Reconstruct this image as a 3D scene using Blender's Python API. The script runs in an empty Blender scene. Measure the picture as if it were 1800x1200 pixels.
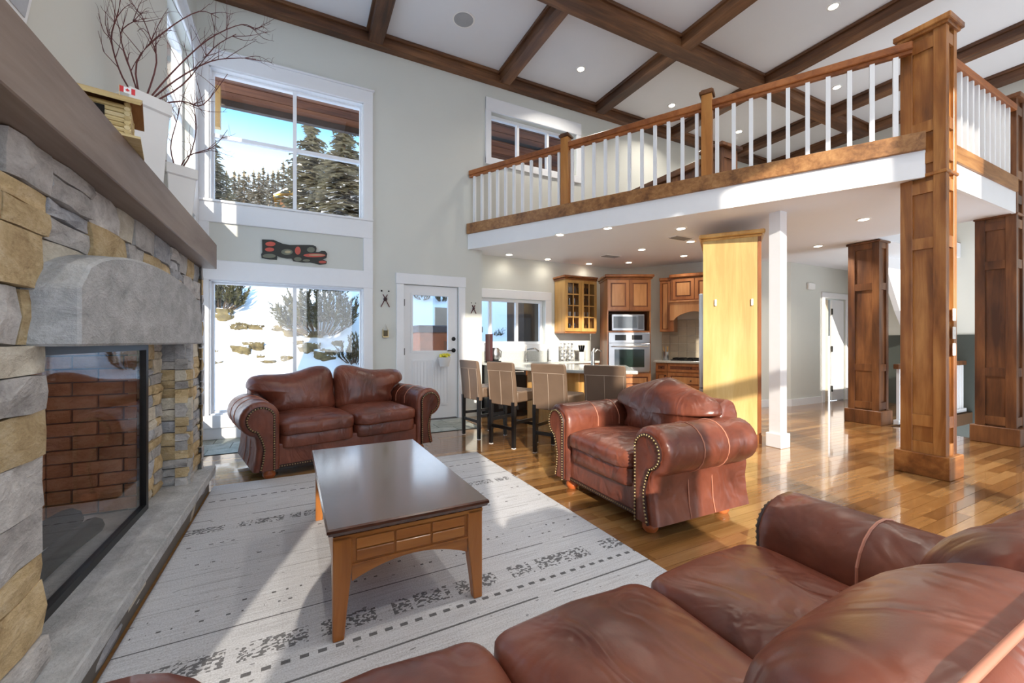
import bpy, math, random
from mathutils import Vector, Matrix, noise as mnoise
S = bpy.context.scene
C = S.collection
rad = math.radians

# ---------------------------------------------------------------- camera
FPX = 730.0
CAM = Vector((0, 0, 1.2))
YAW = math.atan(373 / FPX)
cam_d = bpy.data.cameras.new('camera')
cam_d.sensor_width = 36
cam_d.lens = FPX / 1800 * 36
cam_d.clip_start = 0.02
cam_d.clip_end = 300
cam = bpy.data.objects.new('camera', cam_d)
cam.location = CAM
cam.rotation_euler = (rad(90), 0, -YAW)
C.objects.link(cam)
S.camera = cam
FW = Vector((math.sin(YAW), math.cos(YAW), 0))
RT = Vector((math.cos(YAW), -math.sin(YAW), 0))
UP = Vector((0, 0, 1))

# ---------------------------------------------------------------- sky, sun, exposure
S.view_settings.view_transform = 'Standard'
S.view_settings.look = 'None'
S.view_settings.gamma = 1
S.view_settings.use_curve_mapping = False
S.view_settings.exposure = 1.6
SKY_STRENGTH = 1.0
SUN_STRENGTH = 2.3
SUN_ELEV = 20.0
LAMP_W = 8.0

w = bpy.data.worlds.new('winter_sky')
S.world = w
w.use_nodes = True
nt = w.node_tree
nt.nodes.clear()
o_ = nt.nodes.new('ShaderNodeOutputWorld')
b_ = nt.nodes.new('ShaderNodeBackground')
tc = nt.nodes.new('ShaderNodeTexCoord')
sx = nt.nodes.new('ShaderNodeSeparateXYZ')
cr = nt.nodes.new('ShaderNodeValToRGB')
e = cr.color_ramp.elements
e[0].position = 0.0
e[0].color = (1.32, 1.35, 1.40, 1)
e[1].position = 0.75
e[1].color = (0.22, 0.40, 0.64, 1)
for p, c in ((0.22, (0.82, 0.93, 1.04, 1)), (0.42, (0.15, 0.35, 0.60, 1))):
    k = e.new(p)
    k.color = c
nt.links.new(tc.outputs['Generated'], sx.inputs[0])
nt.links.new(sx.outputs['Z'], cr.inputs[0])
nt.links.new(cr.outputs[0], b_.inputs[0])
b_.inputs[1].default_value = SKY_STRENGTH
nt.links.new(b_.outputs[0], o_.inputs[0])

sun_d = bpy.data.lights.new('sun', 'SUN')
sun_d.energy = SUN_STRENGTH
sun_d.angle = rad(0.7)
sun_d.color = (1.0, 0.90, 0.76)
sun = bpy.data.objects.new('sun', sun_d)
sdir = Vector((0.33 * math.cos(rad(SUN_ELEV)), 0.944 * math.cos(rad(SUN_ELEV)), -math.sin(rad(SUN_ELEV))))
sun.rotation_euler = sdir.to_track_quat('-Z', 'Y').to_euler()
sun.location = (-3, -12, 9)
C.objects.link(sun)


# ---------------------------------------------------------------- picking helpers (pixel -> point on a known plane)
def ray(px, py):
    return FW + (px - 900) / FPX * RT + (600 - py) / FPX * UP


def on_z(px, py, z):
    r = ray(px, py)
    return CAM + r * ((z - CAM.z) / r.z)


def on_y(px, py, y):
    r = ray(px, py)
    return CAM + r * (y / r.y)


def on_x(px, py, x):
    r = ray(px, py)
    return CAM + r * (x / r.x)


def at_d(px, py, d):
    return CAM + ray(px, py) * d


def proj(p):
    p = Vector(p) - CAM
    d = p.dot(FW)
    return (900 + FPX * p.dot(RT) / d, 600 - FPX * p.z / d, d)


# ---------------------------------------------------------------- mesh builder
class MB:
    def __init__(s, M=None):
        s.v, s.f, s.M = [], [], M

    def add(s, vs, fs):
        n = len(s.v)
        for p in vs:
            p = Vector(p)
            s.v.append(s.M @ p if s.M else p)
        s.f += [tuple(i + n for i in q) for q in fs]
        return s

    def box(s, x0, x1, y0, y1, z0, z1):
        return s.add([(x0, y0, z0), (x1, y0, z0), (x1, y1, z0), (x0, y1, z0),
                      (x0, y0, z1), (x1, y0, z1), (x1, y1, z1), (x0, y1, z1)],
                     [(0, 3, 2, 1), (4, 5, 6, 7), (0, 1, 5, 4), (1, 2, 6, 5), (2, 3, 7, 6), (3, 0, 4, 7)])

    def obox(s, p0, p1, l0, l1, z0, z1):
        """box along p0->p1 (xy), lateral offsets l0..l1 to the left of travel"""
        a, b = Vector((p0[0], p0[1])), Vector((p1[0], p1[1]))
        d = (b - a).normalized()
        n = Vector((-d.y, d.x))
        q = [a + n * l0, b + n * l0, b + n * l1, a + n * l1]
        return s.prism([(k.x, k.y) for k in q], z0, z1)

    def prism(s, poly, z0, z1):
        n = len(poly)
        area = sum(poly[i][0] * poly[(i + 1) % n][1] - poly[(i + 1) % n][0] * poly[i][1] for i in range(n))
        if area < 0:
            poly = poly[::-1]
        vs = [(p[0], p[1], z0) for p in poly] + [(p[0], p[1], z1) for p in poly]
        fs = [tuple(range(n - 1, -1, -1)), tuple(range(n, 2 * n))]
        fs += [(i, (i + 1) % n, n + (i + 1) % n, n + i) for i in range(n)]
        return s.add(vs, fs)

    def extr(s, poly, fn, t0, t1):
        """extrude a 2d polygon; fn(a, b, t) -> point"""
        n = len(poly)
        vs = [fn(a, b, t0) for a, b in poly] + [fn(a, b, t1) for a, b in poly]
        fs = [tuple(range(n - 1, -1, -1)), tuple(range(n, 2 * n))]
        fs += [(i, (i + 1) % n, n + (i + 1) % n, n + i) for i in range(n)]
        return s.add(vs, fs)

    def loft(s, rings, close=True, caps=True):
        n = len(rings[0])
        vs = [p for r in rings for p in r]
        fs = []
        for k in range(len(rings) - 1):
            for i in range(n if close else n - 1):
                j = (i + 1) % n
                fs.append((k * n + i, k * n + j, (k + 1) * n + j, (k + 1) * n + i))
        if caps:
            fs.append(tuple(range(n - 1, -1, -1)))
            m = (len(rings) - 1) * n
            fs.append(tuple(range(m, m + n)))
        return s.add(vs, fs)

    def tube(s, path, r, n=6, r1=None):
        path = [Vector(p) for p in path]
        m = len(path)
        rings = []
        for k, p in enumerate(path):
            t = (path[min(k + 1, m - 1)] - path[max(k - 1, 0)]).normalized()
            a = Vector((0, 0, 1)) if abs(t.z) < 0.9 else Vector((1, 0, 0))
            u = t.cross(a).normalized()
            q = t.cross(u)
            rr = r if r1 is None else r + (r1 - r) * k / max(1, m - 1)
            rings.append([p + (u * math.cos(2 * math.pi * i / n) + q * math.sin(2 * math.pi * i / n)) * rr for i in range(n)])
        return s.loft(rings)

    def lathe(s, prof, c, n=16, ax='z'):
        rings = []
        c = Vector(c)
        for r, h in prof:
            r = max(r, 1e-4)
            ring = []
            for i in range(n):
                a = 2 * math.pi * i / n
                if ax == 'z':
                    ring.append(c + Vector((r * math.cos(a), r * math.sin(a), h)))
                elif ax == 'y':
                    ring.append(c + Vector((r * math.cos(a), h, -r * math.sin(a))))
                else:
                    ring.append(c + Vector((h, r * math.cos(a), r * math.sin(a))))
            rings.append(ring)
        return s.loft(rings)

    def sell(s, c, a, b, h, e1=0.4, e2=0.4, nu=28, nv=14, crown=0.0):
        """super-ellipsoid cushion"""
        def sp(x, e):
            return math.copysign(abs(x) ** e, x)
        vs = []
        for j in range(1, nv):
            v = -math.pi / 2 + math.pi * j / nv
            for i in range(nu):
                u = 2 * math.pi * i / nu
                vs.append((c[0] + a * sp(math.cos(v), e1) * sp(math.cos(u), e2),
                           c[1] + b * sp(math.cos(v), e1) * sp(math.sin(u), e2),
                           c[2] + h * sp(math.sin(v), e1)))
        fs = []
        for j in range(nv - 2):
            for i in range(nu):
                k = (i + 1) % nu
                fs.append((j * nu + i, j * nu + k, (j + 1) * nu + k, (j + 1) * nu + i))
        n = len(vs)
        vs.append((c[0], c[1], c[2] - h))
        vs.append((c[0], c[1], c[2] + h + crown))
        for i in range(nu):
            k = (i + 1) % nu
            fs.append((k, i, n))
            fs.append(((nv - 2) * nu + i, (nv - 2) * nu + k, n + 1))
        return s.add(vs, fs)

    def ball(s, c, r, n=6, m=4, sq=1.0):
        return s.sell(c, r, r, r * sq, 1, 1, n, m)

    def puff(s, outline, T, fn, c=None, rings=7, q=2.6, flat_back=0.35):
        """inflate a 2d outline (star shaped about c); fn(a, b, t) -> point, t<0 front"""
        n = len(outline)
        if c is None:
            c = (sum(p[0] for p in outline) / n, sum(p[1] for p in outline) / n)
        def prof(k):
            return (1 - k ** q) ** (1 / 2.0)
        front, back = [], []
        ss = [math.sin(math.pi / 2 * (i + 1) / rings) for i in range(rings)]
        for k in ss:
            front.append([fn(c[0] + (p[0] - c[0]) * k, c[1] + (p[1] - c[1]) * k, -T * prof(k)) for p in outline])
        for k in ss[:-1]:
            back.append([fn(c[0] + (p[0] - c[0]) * k, c[1] + (p[1] - c[1]) * k, T * flat_back * prof(k)) for p in outline])
        allr = front + back[::-1]
        vs = [p for r in allr for p in r]
        fs = []
        for k in range(len(allr) - 1):
            for i in range(n):
                j = (i + 1) % n
                fs.append((k * n + i, k * n + j, (k + 1) * n + j, (k + 1) * n + i))
        m = len(vs)
        vs.append(fn(c[0], c[1], -T))
        vs.append(fn(c[0], c[1], T * flat_back))
        L = (len(allr) - 1) * n
        for i in range(n):
            j = (i + 1) % n
            fs.append((j, i, m))
            fs.append((L + i, L + j, m + 1))
        return s.add(vs, fs)

    def mesh(s, name, mat=None, smooth=0):
        me = bpy.data.meshes.new(name)
        me.from_pydata([tuple(p) for p in s.v], [], s.f)
        if mat:
            me.materials.append(mat)
        if smooth:
            me.shade_smooth()
            if smooth < 180:
                me.set_sharp_from_angle(angle=rad(smooth))
        me.update()
        return me

    def build(s, name, mat, parent=None, local=False, smooth=0, bevel=0, bseg=1, subsurf=0, origin=None):
        if parent is not None and not local:
            W = Matrix.Identity(4)
            q = parent
            while q:
                W = q.matrix_basis @ W
                q = q.parent
            I = W.inverted()
            s.v = [I @ p for p in s.v]
        loc = None
        if parent is None and origin != 'world':
            xs = [p.x for p in s.v]
            ys = [p.y for p in s.v]
            zs = [p.z for p in s.v]
            loc = Vector(((min(xs) + max(xs)) / 2, (min(ys) + max(ys)) / 2, min(zs)))
            s.v = [p - loc for p in s.v]
        o = bpy.data.objects.new(name, s.mesh(name, mat, smooth))
        C.objects.link(o)
        if loc:
            o.location = loc
        o.parent = parent
        if bevel:
            m = o.modifiers.new('bevel', 'BEVEL')
            m.width = bevel
            m.segments = bseg
            m.limit_method = 'ANGLE'
            m.angle_limit = rad(40)
        if subsurf:
            m = o.modifiers.new('subsurf', 'SUBSURF')
            m.levels = subsurf
            m.render_levels = subsurf
        return o


def tag(o, label, cat, group=None):
    o['label'] = label
    o['category'] = cat
    if group:
        o['group'] = group
    return o


def struct(o, label=None):
    o['kind'] = 'structure'
    if label:
        o['label'] = label
    return o


def empty(name, loc=(0, 0, 0), rz=0):
    o = bpy.data.objects.new(name, None)
    o.location = loc
    o.rotation_euler = (0, 0, rz)
    # matrix_basis is derived from loc/rot directly
    C.objects.link(o)
    return o


def copy_tree(o, parent=None):
    c = o.copy()
    C.objects.link(c)
    c.parent = parent
    for ch in [k for k in bpy.data.objects if k.parent == o]:
        copy_tree(ch, c)
    return c


# ---------------------------------------------------------------- materials
def lin(c):
    return tuple(((x / 255) / 12.92 if x / 255 <= 0.04045 else ((x / 255 + 0.055) / 1.055) ** 2.4) for x in c)


def newmat(name):
    m = bpy.data.materials.new(name)
    m.use_nodes = True
    t = m.node_tree
    return m, t, t.nodes['Principled BSDF']


def nd(t, kind, **kw):
    n = t.nodes.new(kind)
    for k, v in kw.items():
        if k.startswith('i_'):
            key = k[2:]
            key = int(key) if key.isdigit() else key.replace('_', ' ')
            if hasattr(v, 'is_output') or isinstance(v, bpy.types.NodeSocket):
                t.links.new(v, n.inputs[key])
            else:
                n.inputs[key].default_value = v
        else:
            setattr(n, k, v)
    return n


def mth(t, op, a, b=None, c=None):
    n = t.nodes.new('ShaderNodeMath')
    n.operation = op
    for i, v in enumerate((a, b, c)):
        if v is None:
            continue
        if isinstance(v, bpy.types.NodeSocket):
            t.links.new(v, n.inputs[i])
        else:
            n.inputs[i].default_value = v
    return n.outputs[0]


def mixc(t, fac, a, b):
    n = t.nodes.new('ShaderNodeMix')
    n.data_type = 'RGBA'
    for key, v in ((0, fac), (6, a), (7, b)):
        if isinstance(v, bpy.types.NodeSocket):
            t.links.new(v, n.inputs[key])
        elif key == 0:
            n.inputs[0].default_value = v
        else:
            n.inputs[key].default_value = (*v[:3], 1)
    return n.outputs[2]


def coords(t, scale=(1, 1, 1), rnd=True, obj=True):
    tcn = t.nodes.new('ShaderNodeTexCoord')
    src = tcn.outputs['Object']
    if rnd:
        oi = t.nodes.new('ShaderNodeObjectInfo')
        ad = nd(t, 'ShaderNodeVectorMath', operation='ADD')
        t.links.new(src, ad.inputs[0])
        sc = mth(t, 'MULTIPLY', oi.outputs['Random'], 37.0)
        t.links.new(sc, ad.inputs[1])
        src = ad.outputs[0]
    mp = t.nodes.new('ShaderNodeMapping')
    mp.inputs['Scale'].default_value = scale
    t.links.new(src, mp.inputs[0])
    return mp.outputs[0]


def noise(t, vec, scale=5, detail=4, rough=0.6, dist=0):
    n = nd(t, 'ShaderNodeTexNoise')
    t.links.new(vec, n.inputs['Vector'])
    n.inputs['Scale'].default_value = scale
    n.inputs['Detail'].default_value = detail
    n.inputs['Roughness'].default_value = rough
    n.inputs['Distortion'].default_value = dist
    return n.outputs['Fac']


def ramp(t, fac, stops):
    n = t.nodes.new('ShaderNodeValToRGB')
    el = n.color_ramp.elements
    el[0].position, el[0].color = stops[0][0], (*stops[0][1][:3], 1)
    el[1].position, el[1].color = stops[-1][0], (*stops[-1][1][:3], 1)
    for p, c in stops[1:-1]:
        k = el.new(p)
        k.color = (*c[:3], 1)
    t.links.new(fac, n.inputs[0])
    return n.outputs[0]


def bump(t, bsdf, h, strength=0.3, dist=0.02):
    n = t.nodes.new('ShaderNodeBump')
    n.inputs['Strength'].default_value = strength
    n.inputs['Distance'].default_value = dist
    t.links.new(h, n.inputs['Height'])
    t.links.new(n.outputs[0], bsdf.inputs['Normal'])


def plain(name, c, rough=0.5, metal=0.0, var=0.06, nscale=6, coat=0, bumpy=0, emit=None, spec=None):
    m, t, b = newmat(name)
    c = lin(c)
    v = coords(t)
    f = noise(t, v, nscale, 3)
    lo = tuple(x * (1 - var) for x in c)
    hi = tuple(min(1, x * (1 + var)) for x in c)
    t.links.new(ramp(t, f, [(0.3, lo), (0.7, hi)]), b.inputs['Base Color'])
    b.inputs['Roughness'].default_value = rough
    b.inputs['Metallic'].default_value = metal
    b.inputs['Coat Weight'].default_value = coat
    b.inputs['Coat Roughness'].default_value = 0.1
    if spec is not None:
        b.inputs['Specular IOR Level'].default_value = spec
    if bumpy:
        bump(t, b, noise(t, v, nscale * 8, 5), bumpy, 0.01)
    if emit:
        b.inputs['Emission Color'].default_value = (*lin(emit[0]), 1)
        b.inputs['Emission Strength'].default_value = emit[1]
    return m


def wood(name, dark, mid, light, axis='X', rough=0.35, coat=0.0, grain=14, blotch=2.0, bumpy=0.12, blot_amt=0.5):
    m, t, b = newmat(name)
    sc = {'X': (0.09, 1, 1), 'Y': (1, 0.09, 1), 'Z': (1, 1, 0.09)}[axis]
    v = coords(t, sc)
    g = noise(t, v, grain, 6, 0.65, 0.6)
    v2 = coords(t, tuple(0.35 if k < 1 else 1 for k in sc))
    bl = noise(t, v2, blotch, 3, 0.5)
    f = mth(t, 'ADD', mth(t, 'MULTIPLY', g, 1 - blot_amt), mth(t, 'MULTIPLY', bl, blot_amt))
    t.links.new(ramp(t, f, [(0.36, lin(dark)), (0.5, lin(mid)), (0.64, lin(light))]), b.inputs['Base Color'])
    b.inputs['Roughness'].default_value = rough
    b.inputs['Coat Weight'].default_value = coat
    b.inputs['Coat Roughness'].default_value = 0.12
    if bumpy:
        bump(t, b, g, bumpy, 0.004)
    return m


def leather(name):
    m, t, b = newmat(name)
    v = coords(t)
    f = noise(t, v, 3.2, 5, 0.6)
    t.links.new(ramp(t, f, [(0.28, lin((78, 39, 29))), (0.5, lin((114, 60, 44))), (0.72, lin((140, 80, 59)))]),
                b.inputs['Base Color'])
    r = noise(t, v, 9, 4)
    t.links.new(mth(t, 'MULTIPLY_ADD', r, 0.25, 0.20), b.inputs['Roughness'])
    b.inputs['Specular IOR Level'].default_value = 0.6
    vs = coords(t, (1.9, 1.2, 1.0))
    wr = noise(t, vs, 4.2, 2, 0.45, 1.3)
    fine = noise(t, v, 180, 2)
    bump(t, b, mth(t, 'ADD', wr, mth(t, 'MULTIPLY', fine, 0.012)), 0.34, 0.045)
    return m


def glass(name, tint=(1, 1, 1), base=0.03):
    m = bpy.data.materials.new(name)
    m.use_nodes = True
    t = m.node_tree
    t.nodes.clear()
    o = t.nodes.new('ShaderNodeOutputMaterial')
    tr = nd(t, 'ShaderNodeBsdfTransparent')
    tr.inputs[0].default_value = (*tint, 1)
    gl = nd(t, 'ShaderNodeBsdfGlossy')
    gl.inputs['Roughness'].default_value = 0.01
    lw = nd(t, 'ShaderNodeLayerWeight')
    lw.inputs['Blend'].default_value = 0.5
    fres = mth(t, 'MULTIPLY_ADD', mth(t, 'POWER', lw.outputs['Facing'], 5.0), 0.9, base + 0.02)
    mx = nd(t, 'ShaderNodeMixShader')
    t.links.new(fres, mx.inputs[0])
    t.links.new(tr.outputs[0], mx.inputs[1])
    t.links.new(gl.outputs[0], mx.inputs[2])
    t.links.new(mx.outputs[0], o.inputs[0])
    return m


def stonemat(name, lo, mid, hi):
    m, t, b = newmat(name)
    v = coords(t, (1, 1, 1.6))
    f = noise(t, v, 7, 8, 0.65, 0.4)
    f2 = noise(t, v, 60, 4)
    col = ramp(t, mth(t, 'ADD', mth(t, 'MULTIPLY', f, 0.8), mth(t, 'MULTIPLY', f2, 0.2)),
               [(0.32, lin(lo)), (0.5, lin(mid)), (0.66, lin(hi))])
    oi = t.nodes.new('ShaderNodeObjectInfo')
    hv = nd(t, 'ShaderNodeHueSaturation')
    t.links.new(mth(t, 'MULTIPLY_ADD', oi.outputs['Random'], 0.35, 0.82), hv.inputs['Value'])
    t.links.new(col, hv.inputs['Color'])
    t.links.new(hv.outputs[0], b.inputs['Base Color'])
    b.inputs['Roughness'].default_value = 0.85
    bump(t, b, mth(t, 'ADD', f, mth(t, 'MULTIPLY', f2, 0.25)), 0.7, 0.03)
    return m


M_wall = plain('wall_paint', (214, 216, 210), 0.7, var=0.012, nscale=1.5)
M_ceil = plain('ceiling_paint', (232, 234, 240), 0.75, var=0.01, nscale=1.5)
M_white = plain('white_trim_paint', (236, 238, 242), 0.4, var=0.01)
M_whitebal = plain('baluster_paint', (236, 239, 243), 0.45, var=0.01)
M_beamX = wood('dark_beam_x', (58, 34, 20), (98, 63, 39), (136, 94, 60), 'X', 0.5, grain=16, bumpy=0.3)
M_beamY = wood('dark_beam_y', (58, 34, 20), (98, 63, 39), (136, 94, 60), 'Y', 0.5, grain=16, bumpy=0.3)
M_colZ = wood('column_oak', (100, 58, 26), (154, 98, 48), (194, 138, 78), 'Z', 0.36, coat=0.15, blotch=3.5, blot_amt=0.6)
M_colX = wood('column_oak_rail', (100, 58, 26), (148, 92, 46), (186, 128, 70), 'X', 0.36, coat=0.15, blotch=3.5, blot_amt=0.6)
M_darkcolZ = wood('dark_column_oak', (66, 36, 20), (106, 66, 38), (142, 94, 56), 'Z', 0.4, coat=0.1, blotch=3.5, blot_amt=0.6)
M_rail = wood('handrail_fir', (112, 60, 28), (150, 88, 44), (176, 110, 60), 'X', 0.4, grain=12)
M_edge = wood('loft_edge_oak', (104, 66, 32), (148, 102, 58), (178, 132, 82), 'X', 0.45, grain=22, blotch=5)
M_newel = wood('newel_fir', (136, 80, 32), (172, 112, 52), (196, 138, 72), 'Z', 0.38, grain=10)
M_mantel = wood('mantel_timber', (84, 68, 58), (122, 104, 94), (156, 140, 128), 'Y', 0.5, grain=7, blotch=1.2, blot_amt=0.6)
M_maple = wood('maple_panel', (188, 154, 94), (208, 176, 112), (222, 196, 136), 'Z', 0.35, coat=0.2, grain=9, blotch=1.5)
M_cab = wood('cherry_cabinet', (118, 68, 34), (152, 94, 52), (176, 118, 72), 'Z', 0.35, coat=0.2, grain=9)
M_cabp = wood('cherry_panel', (142, 92, 52), (176, 122, 76), (196, 146, 98), 'Z', 0.35, coat=0.2, grain=9)
M_glaze = wood('glazed_cabinet_edge', (84, 42, 22), (110, 60, 34), (132, 78, 48), 'Z', 0.4)
M_honey = wood('honey_cabinet', (176, 128, 66), (204, 156, 88), (222, 180, 114), 'Z', 0.35, coat=0.2, grain=9)
M_table = wood('coffee_table_cherry', (132, 72, 26), (172, 102, 42), (198, 128, 62), 'Z', 0.3, coat=0.3, grain=9)
M_tableX = wood('coffee_table_apron', (132, 72, 26), (172, 102, 42), (198, 128, 62), 'X', 0.3, coat=0.3, grain=9)
M_top = wood('coffee_table_top', (70, 38, 26), (92, 54, 38), (112, 70, 50), 'Y', 0.2, coat=1.0, grain=9, bumpy=0.02)
M_leather = leather('brown_leather')
M_brass = plain('antique_brass_nail', (168, 148, 108), 0.35, metal=0.9)
M_nailgap = plain('dark_welt', (52, 28, 22), 0.5)
M_piping = plain('light_leather_piping', (196, 132, 108), 0.45)
M_bun = wood('bun_foot_wood', (150, 70, 30), (196, 104, 54), (220, 134, 80), 'X', 0.3, coat=0.3)
M_black = plain('black_lacquer', (22, 22, 24), 0.35)
M_blackm = plain('black_metal', (26, 26, 28), 0.4, metal=0.6)
M_stool = plain('taupe_leather', (112, 92, 76), 0.42, var=0.12, nscale=3)
M_stitch = plain('pale_stitching', (158, 140, 124), 0.6)
M_steel = plain('stainless_steel', (188, 190, 194), 0.28, metal=1.0, var=0.04)
M_chrome = plain('brushed_nickel', (178, 176, 172), 0.22, metal=1.0)
M_dkglass = plain('dark_oven_glass', (30, 46, 42), 0.06, spec=0.8)
M_granite = plain('pale_granite', (186, 188, 184), 0.12, var=0.12, nscale=60, coat=0.3)
M_concrete = stonemat('cast_concrete', (150, 152, 152), (176, 177, 178), (196, 197, 198))
M_stones = [stonemat('grey_ledgestone', (146, 142, 140), (188, 185, 183), (214, 211, 208)),
            stonemat('tan_ledgestone', (156, 130, 92), (200, 176, 134), (220, 202, 168)),
            stonemat('cream_ledgestone', (166, 158, 142), (204, 196, 180), (224, 218, 204)),
            stonemat('blue_grey_ledgestone', (138, 140, 146), (178, 180, 186), (206, 208, 212))]
M_mortar = plain('dark_mortar', (112, 106, 100), 0.9)
M_brick = stonemat('fire_brick', (164, 108, 74), (204, 144, 104), (222, 172, 134))
M_char = plain('charred_wood', (24, 22, 20), 0.9, bumpy=0.5)
M_glass = glass('window_glass')
M_fglass = glass('fireplace_glass', (0.95, 0.95, 0.95), 0.0)
M_cglass = glass('cabinet_glass', (0.95, 0.95, 0.95), 0.06)
M_snow = plain('snow', (240, 243, 248), 0.8, var=0.02, nscale=2)
M_rock = stonemat('snowy_rock', (104, 92, 62), (146, 132, 92), (176, 164, 124))
M_slate = stonemat('slate_tile', (140, 146, 136), (168, 172, 164), (190, 192, 186))
M_lamp = plain('lamp_lens', (255, 244, 224), 0.5, emit=((255, 240, 214), 9.0))
M_ring = plain('light_trim_ring', (240, 240, 240), 0.5)
M_cedar = wood('cedar_soffit', (70, 36, 18), (112, 62, 34), (140, 84, 50), 'X', 0.6, grain=10)
M_cedard = wood('dark_cedar_wall', (38, 24, 16), (58, 40, 28), (80, 58, 42), 'Z', 0.6, grain=8)
M_backsplash = plain('beige_tile', (178, 166, 146), 0.3, var=0.1, nscale=5)
M_switch = plain('white_plastic', (240, 240, 238), 0.4, var=0.01)
M_ceramic = plain('white_ceramic', (226, 226, 226), 0.3, var=0.02)
M_twig = plain('red_twig_bark', (92, 44, 44), 0.6, var=0.25, nscale=30)
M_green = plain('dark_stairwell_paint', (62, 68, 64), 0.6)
# ================================================================ STRUCTURE
YB = 6.2      # back wall
XL = -1.11    # left wall
XR = 10.3     # right wall
YR = -3.0     # rear wall (behind the camera, carries the windows the sun comes through)
ZC = 5.55     # ceiling
ZB = 5.38     # underside of beams
ZL = 2.67     # lower ceiling / underside of the loft
YK = 6.5      # kitchen window wall
PL = Vector((2.40, 6.2))     # loft edge, at the back wall
PR = Vector((4.97, 1.63))    # loft edge, at the corner column
LD = (PR - PL).normalized()
LN = Vector((LD.y, -LD.x))   # towards the living room


def cells(u0, u1, v0, v1, holes):
    us = sorted({u0, u1, *[k for h in holes for k in h[:2]]})
    vs = sorted({v0, v1, *[k for h in holes for k in h[2:]]})
    for i in range(len(us) - 1):
        for j in range(len(vs) - 1):
            cu, cv = (us[i] + us[i + 1]) / 2, (vs[j] + vs[j + 1]) / 2
            if not any(h[0] < cu < h[1] and h[2] < cv < h[3] for h in holes):
                yield us[i], us[i + 1], vs[j], vs[j + 1]


def wall_y(name, y, th, x0, x1, z0, z1, holes=(), mat=None):
    m = MB()
    for a, b, c, d in cells(x0, x1, z0, z1, holes):
        m.box(a, b, y, y + th, c, d)
    return struct(m.build(name, mat or M_wall))


def wall_x(name, x, th, y0, y1, z0, z1, holes=(), mat=None):
    m = MB()
    for a, b, c, d in cells(y0, y1, z0, z1, holes):
        m.box(min(x, x + th), max(x, x + th), a, b, c, d)
    return struct(m.build(name, mat or M_wall))


W1 = (-0.985, 0.80, 2.93, 4.57)   # upper window opening x0,x1,z0,z1
W2 = (-0.985, 0.80, 0.30, 1.955)  # lower sliding window
W3 = (2.78, 4.48, 4.20, 4.95)     # loft window
DR = (1.37, 2.22, 0.0, 2.05)      # garden door
KW = (2.66, 4.00, 1.15, 1.95)     # kitchen window

wall_y('wall_back', YB, 0.2, XL - 0.2, 2.62, 0, ZC, [W1, W2, DR])
wall_y('wall_back_upper', YB, 0.2, 2.62, XR + 0.2, ZL + 0.2, ZC, [W3])
wall_y('wall_kitchen', YK, 0.2, 2.42, 5.9, 0, ZL + 0.02, [KW])
struct(MB().box(2.42, 2.62, YB + 0.2, YK, 0, ZL).build('wall_kitchen_return', M_wall))
wall_x('wall_left', XL, -0.2, YR, YB, 0, ZC,
       [(-1.75, -0.40, 0.12, 1.75), (4.45, 6.0, 0.30, 1.955), (4.45, 6.0, 2.93, 4.57), (1.88, 3.25, 0.0, 1.2)])
wall_x('wall_right', XR, 0.2, YR, YB, ZL - 1.35, ZC)
wall_x('wall_stair_lower', XR - 0.02, 0.2, -1.0, 4.5, -1.6, 1.32, mat=M_green)
rear_holes = [(-1.0, 0.25, 3.12, 5.25), (0.5, 1.7, 3.12, 5.25), (1.95, 3.15, 3.12, 5.25), (3.4, 4.6, 3.12, 5.25),
              (6.4, 8.0, 3.12, 5.25),
              (-0.85, 0.25, 0.15, 3.0), (0.5, 1.7, 0.15, 3.0), (1.95, 3.15, 0.15, 3.0), (3.4, 4.6, 0.15, 3.0)]
wall_y('wall_rear', YR - 0.2, 0.2, XL - 0.2, XR + 0.2, -1.6, ZC, rear_holes)
# kitchen range wall (diagonal), hall wall
KU = Vector((0.537, -0.8436))     # along the range wall, away from its corner
KV = Vector((-0.8436, -0.537))    # out of the range wall into the kitchen
KC = Vector((5.80, 6.5))
e1 = KC + KU * 2.15
struct(MB().obox(KC - KU * 0.1, e1, 0.0, 0.15, 0, ZL).build('wall_range', M_wall))
m = MB()
m.obox((6.92, 4.72), (7.85, 4.66), 0, 0.15, 0, ZL)
m.obox((7.85, 4.66), (8.1, 4.5), 0, 0.15, 0, ZL)
m.box(8.1, 9.22, 4.5, 4.65, 0, ZL)
m.box(9.22, 10.02, 4.5, 4.65, 2.06, ZL)
m.box(10.02, XR, 4.5, 4.65, 0, ZL)
struct(m.build('wall_hall', M_wall))
struct(MB().box(9.0, XR, 5.6, 5.7, 0, ZL).build('wall_hall_room', M_wall))
m = MB()
m.obox((6.92, 4.72), (7.85, 4.66), -0.015, 0, 0, 0.13)
m.obox((7.85, 4.66), (8.1, 4.5), -0.015, 0, 0, 0.13)
m.box(8.1, 9.12, 4.485, 4.5, 0, 0.13)
m.box(10.1, XR, 4.485, 4.5, 0, 0.13)
struct(m.build('baseboard_hall', M_white))
# white stringer wall under the upper stair flight
m = MB()
m.extr([(8.80, 2.69), (9.45, 1.75), (9.9, 1.25), (XR, 1.25), (XR, 2.69)], lambda a, b, t: (a, t, b), 3.42, 3.5)
struct(m.build('wall_stair_stringer', M_white))

# ceiling and beams
struct(MB().box(XL - 0.2, XR + 0.2, YR - 0.2, YB + 0.2, ZC, ZC + 0.2).build('ceiling', M_ceil))
tn = [0]


def trim(m, mat, label=None, bevel=0.006):
    tn[0] += 1
    return struct(m.build('trim_%d' % tn[0], mat, bevel=bevel), label)


def beam_x(y, w, x0=XL, x1=XR):
    m = MB().box(x0, x1, y - w / 2, y + w / 2, ZB, ZC)
    m.box(x0, x1, y - w / 2 - 0.035, y + w / 2 + 0.035, ZC - 0.045, ZC)
    trim(m, M_beamX)


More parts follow.
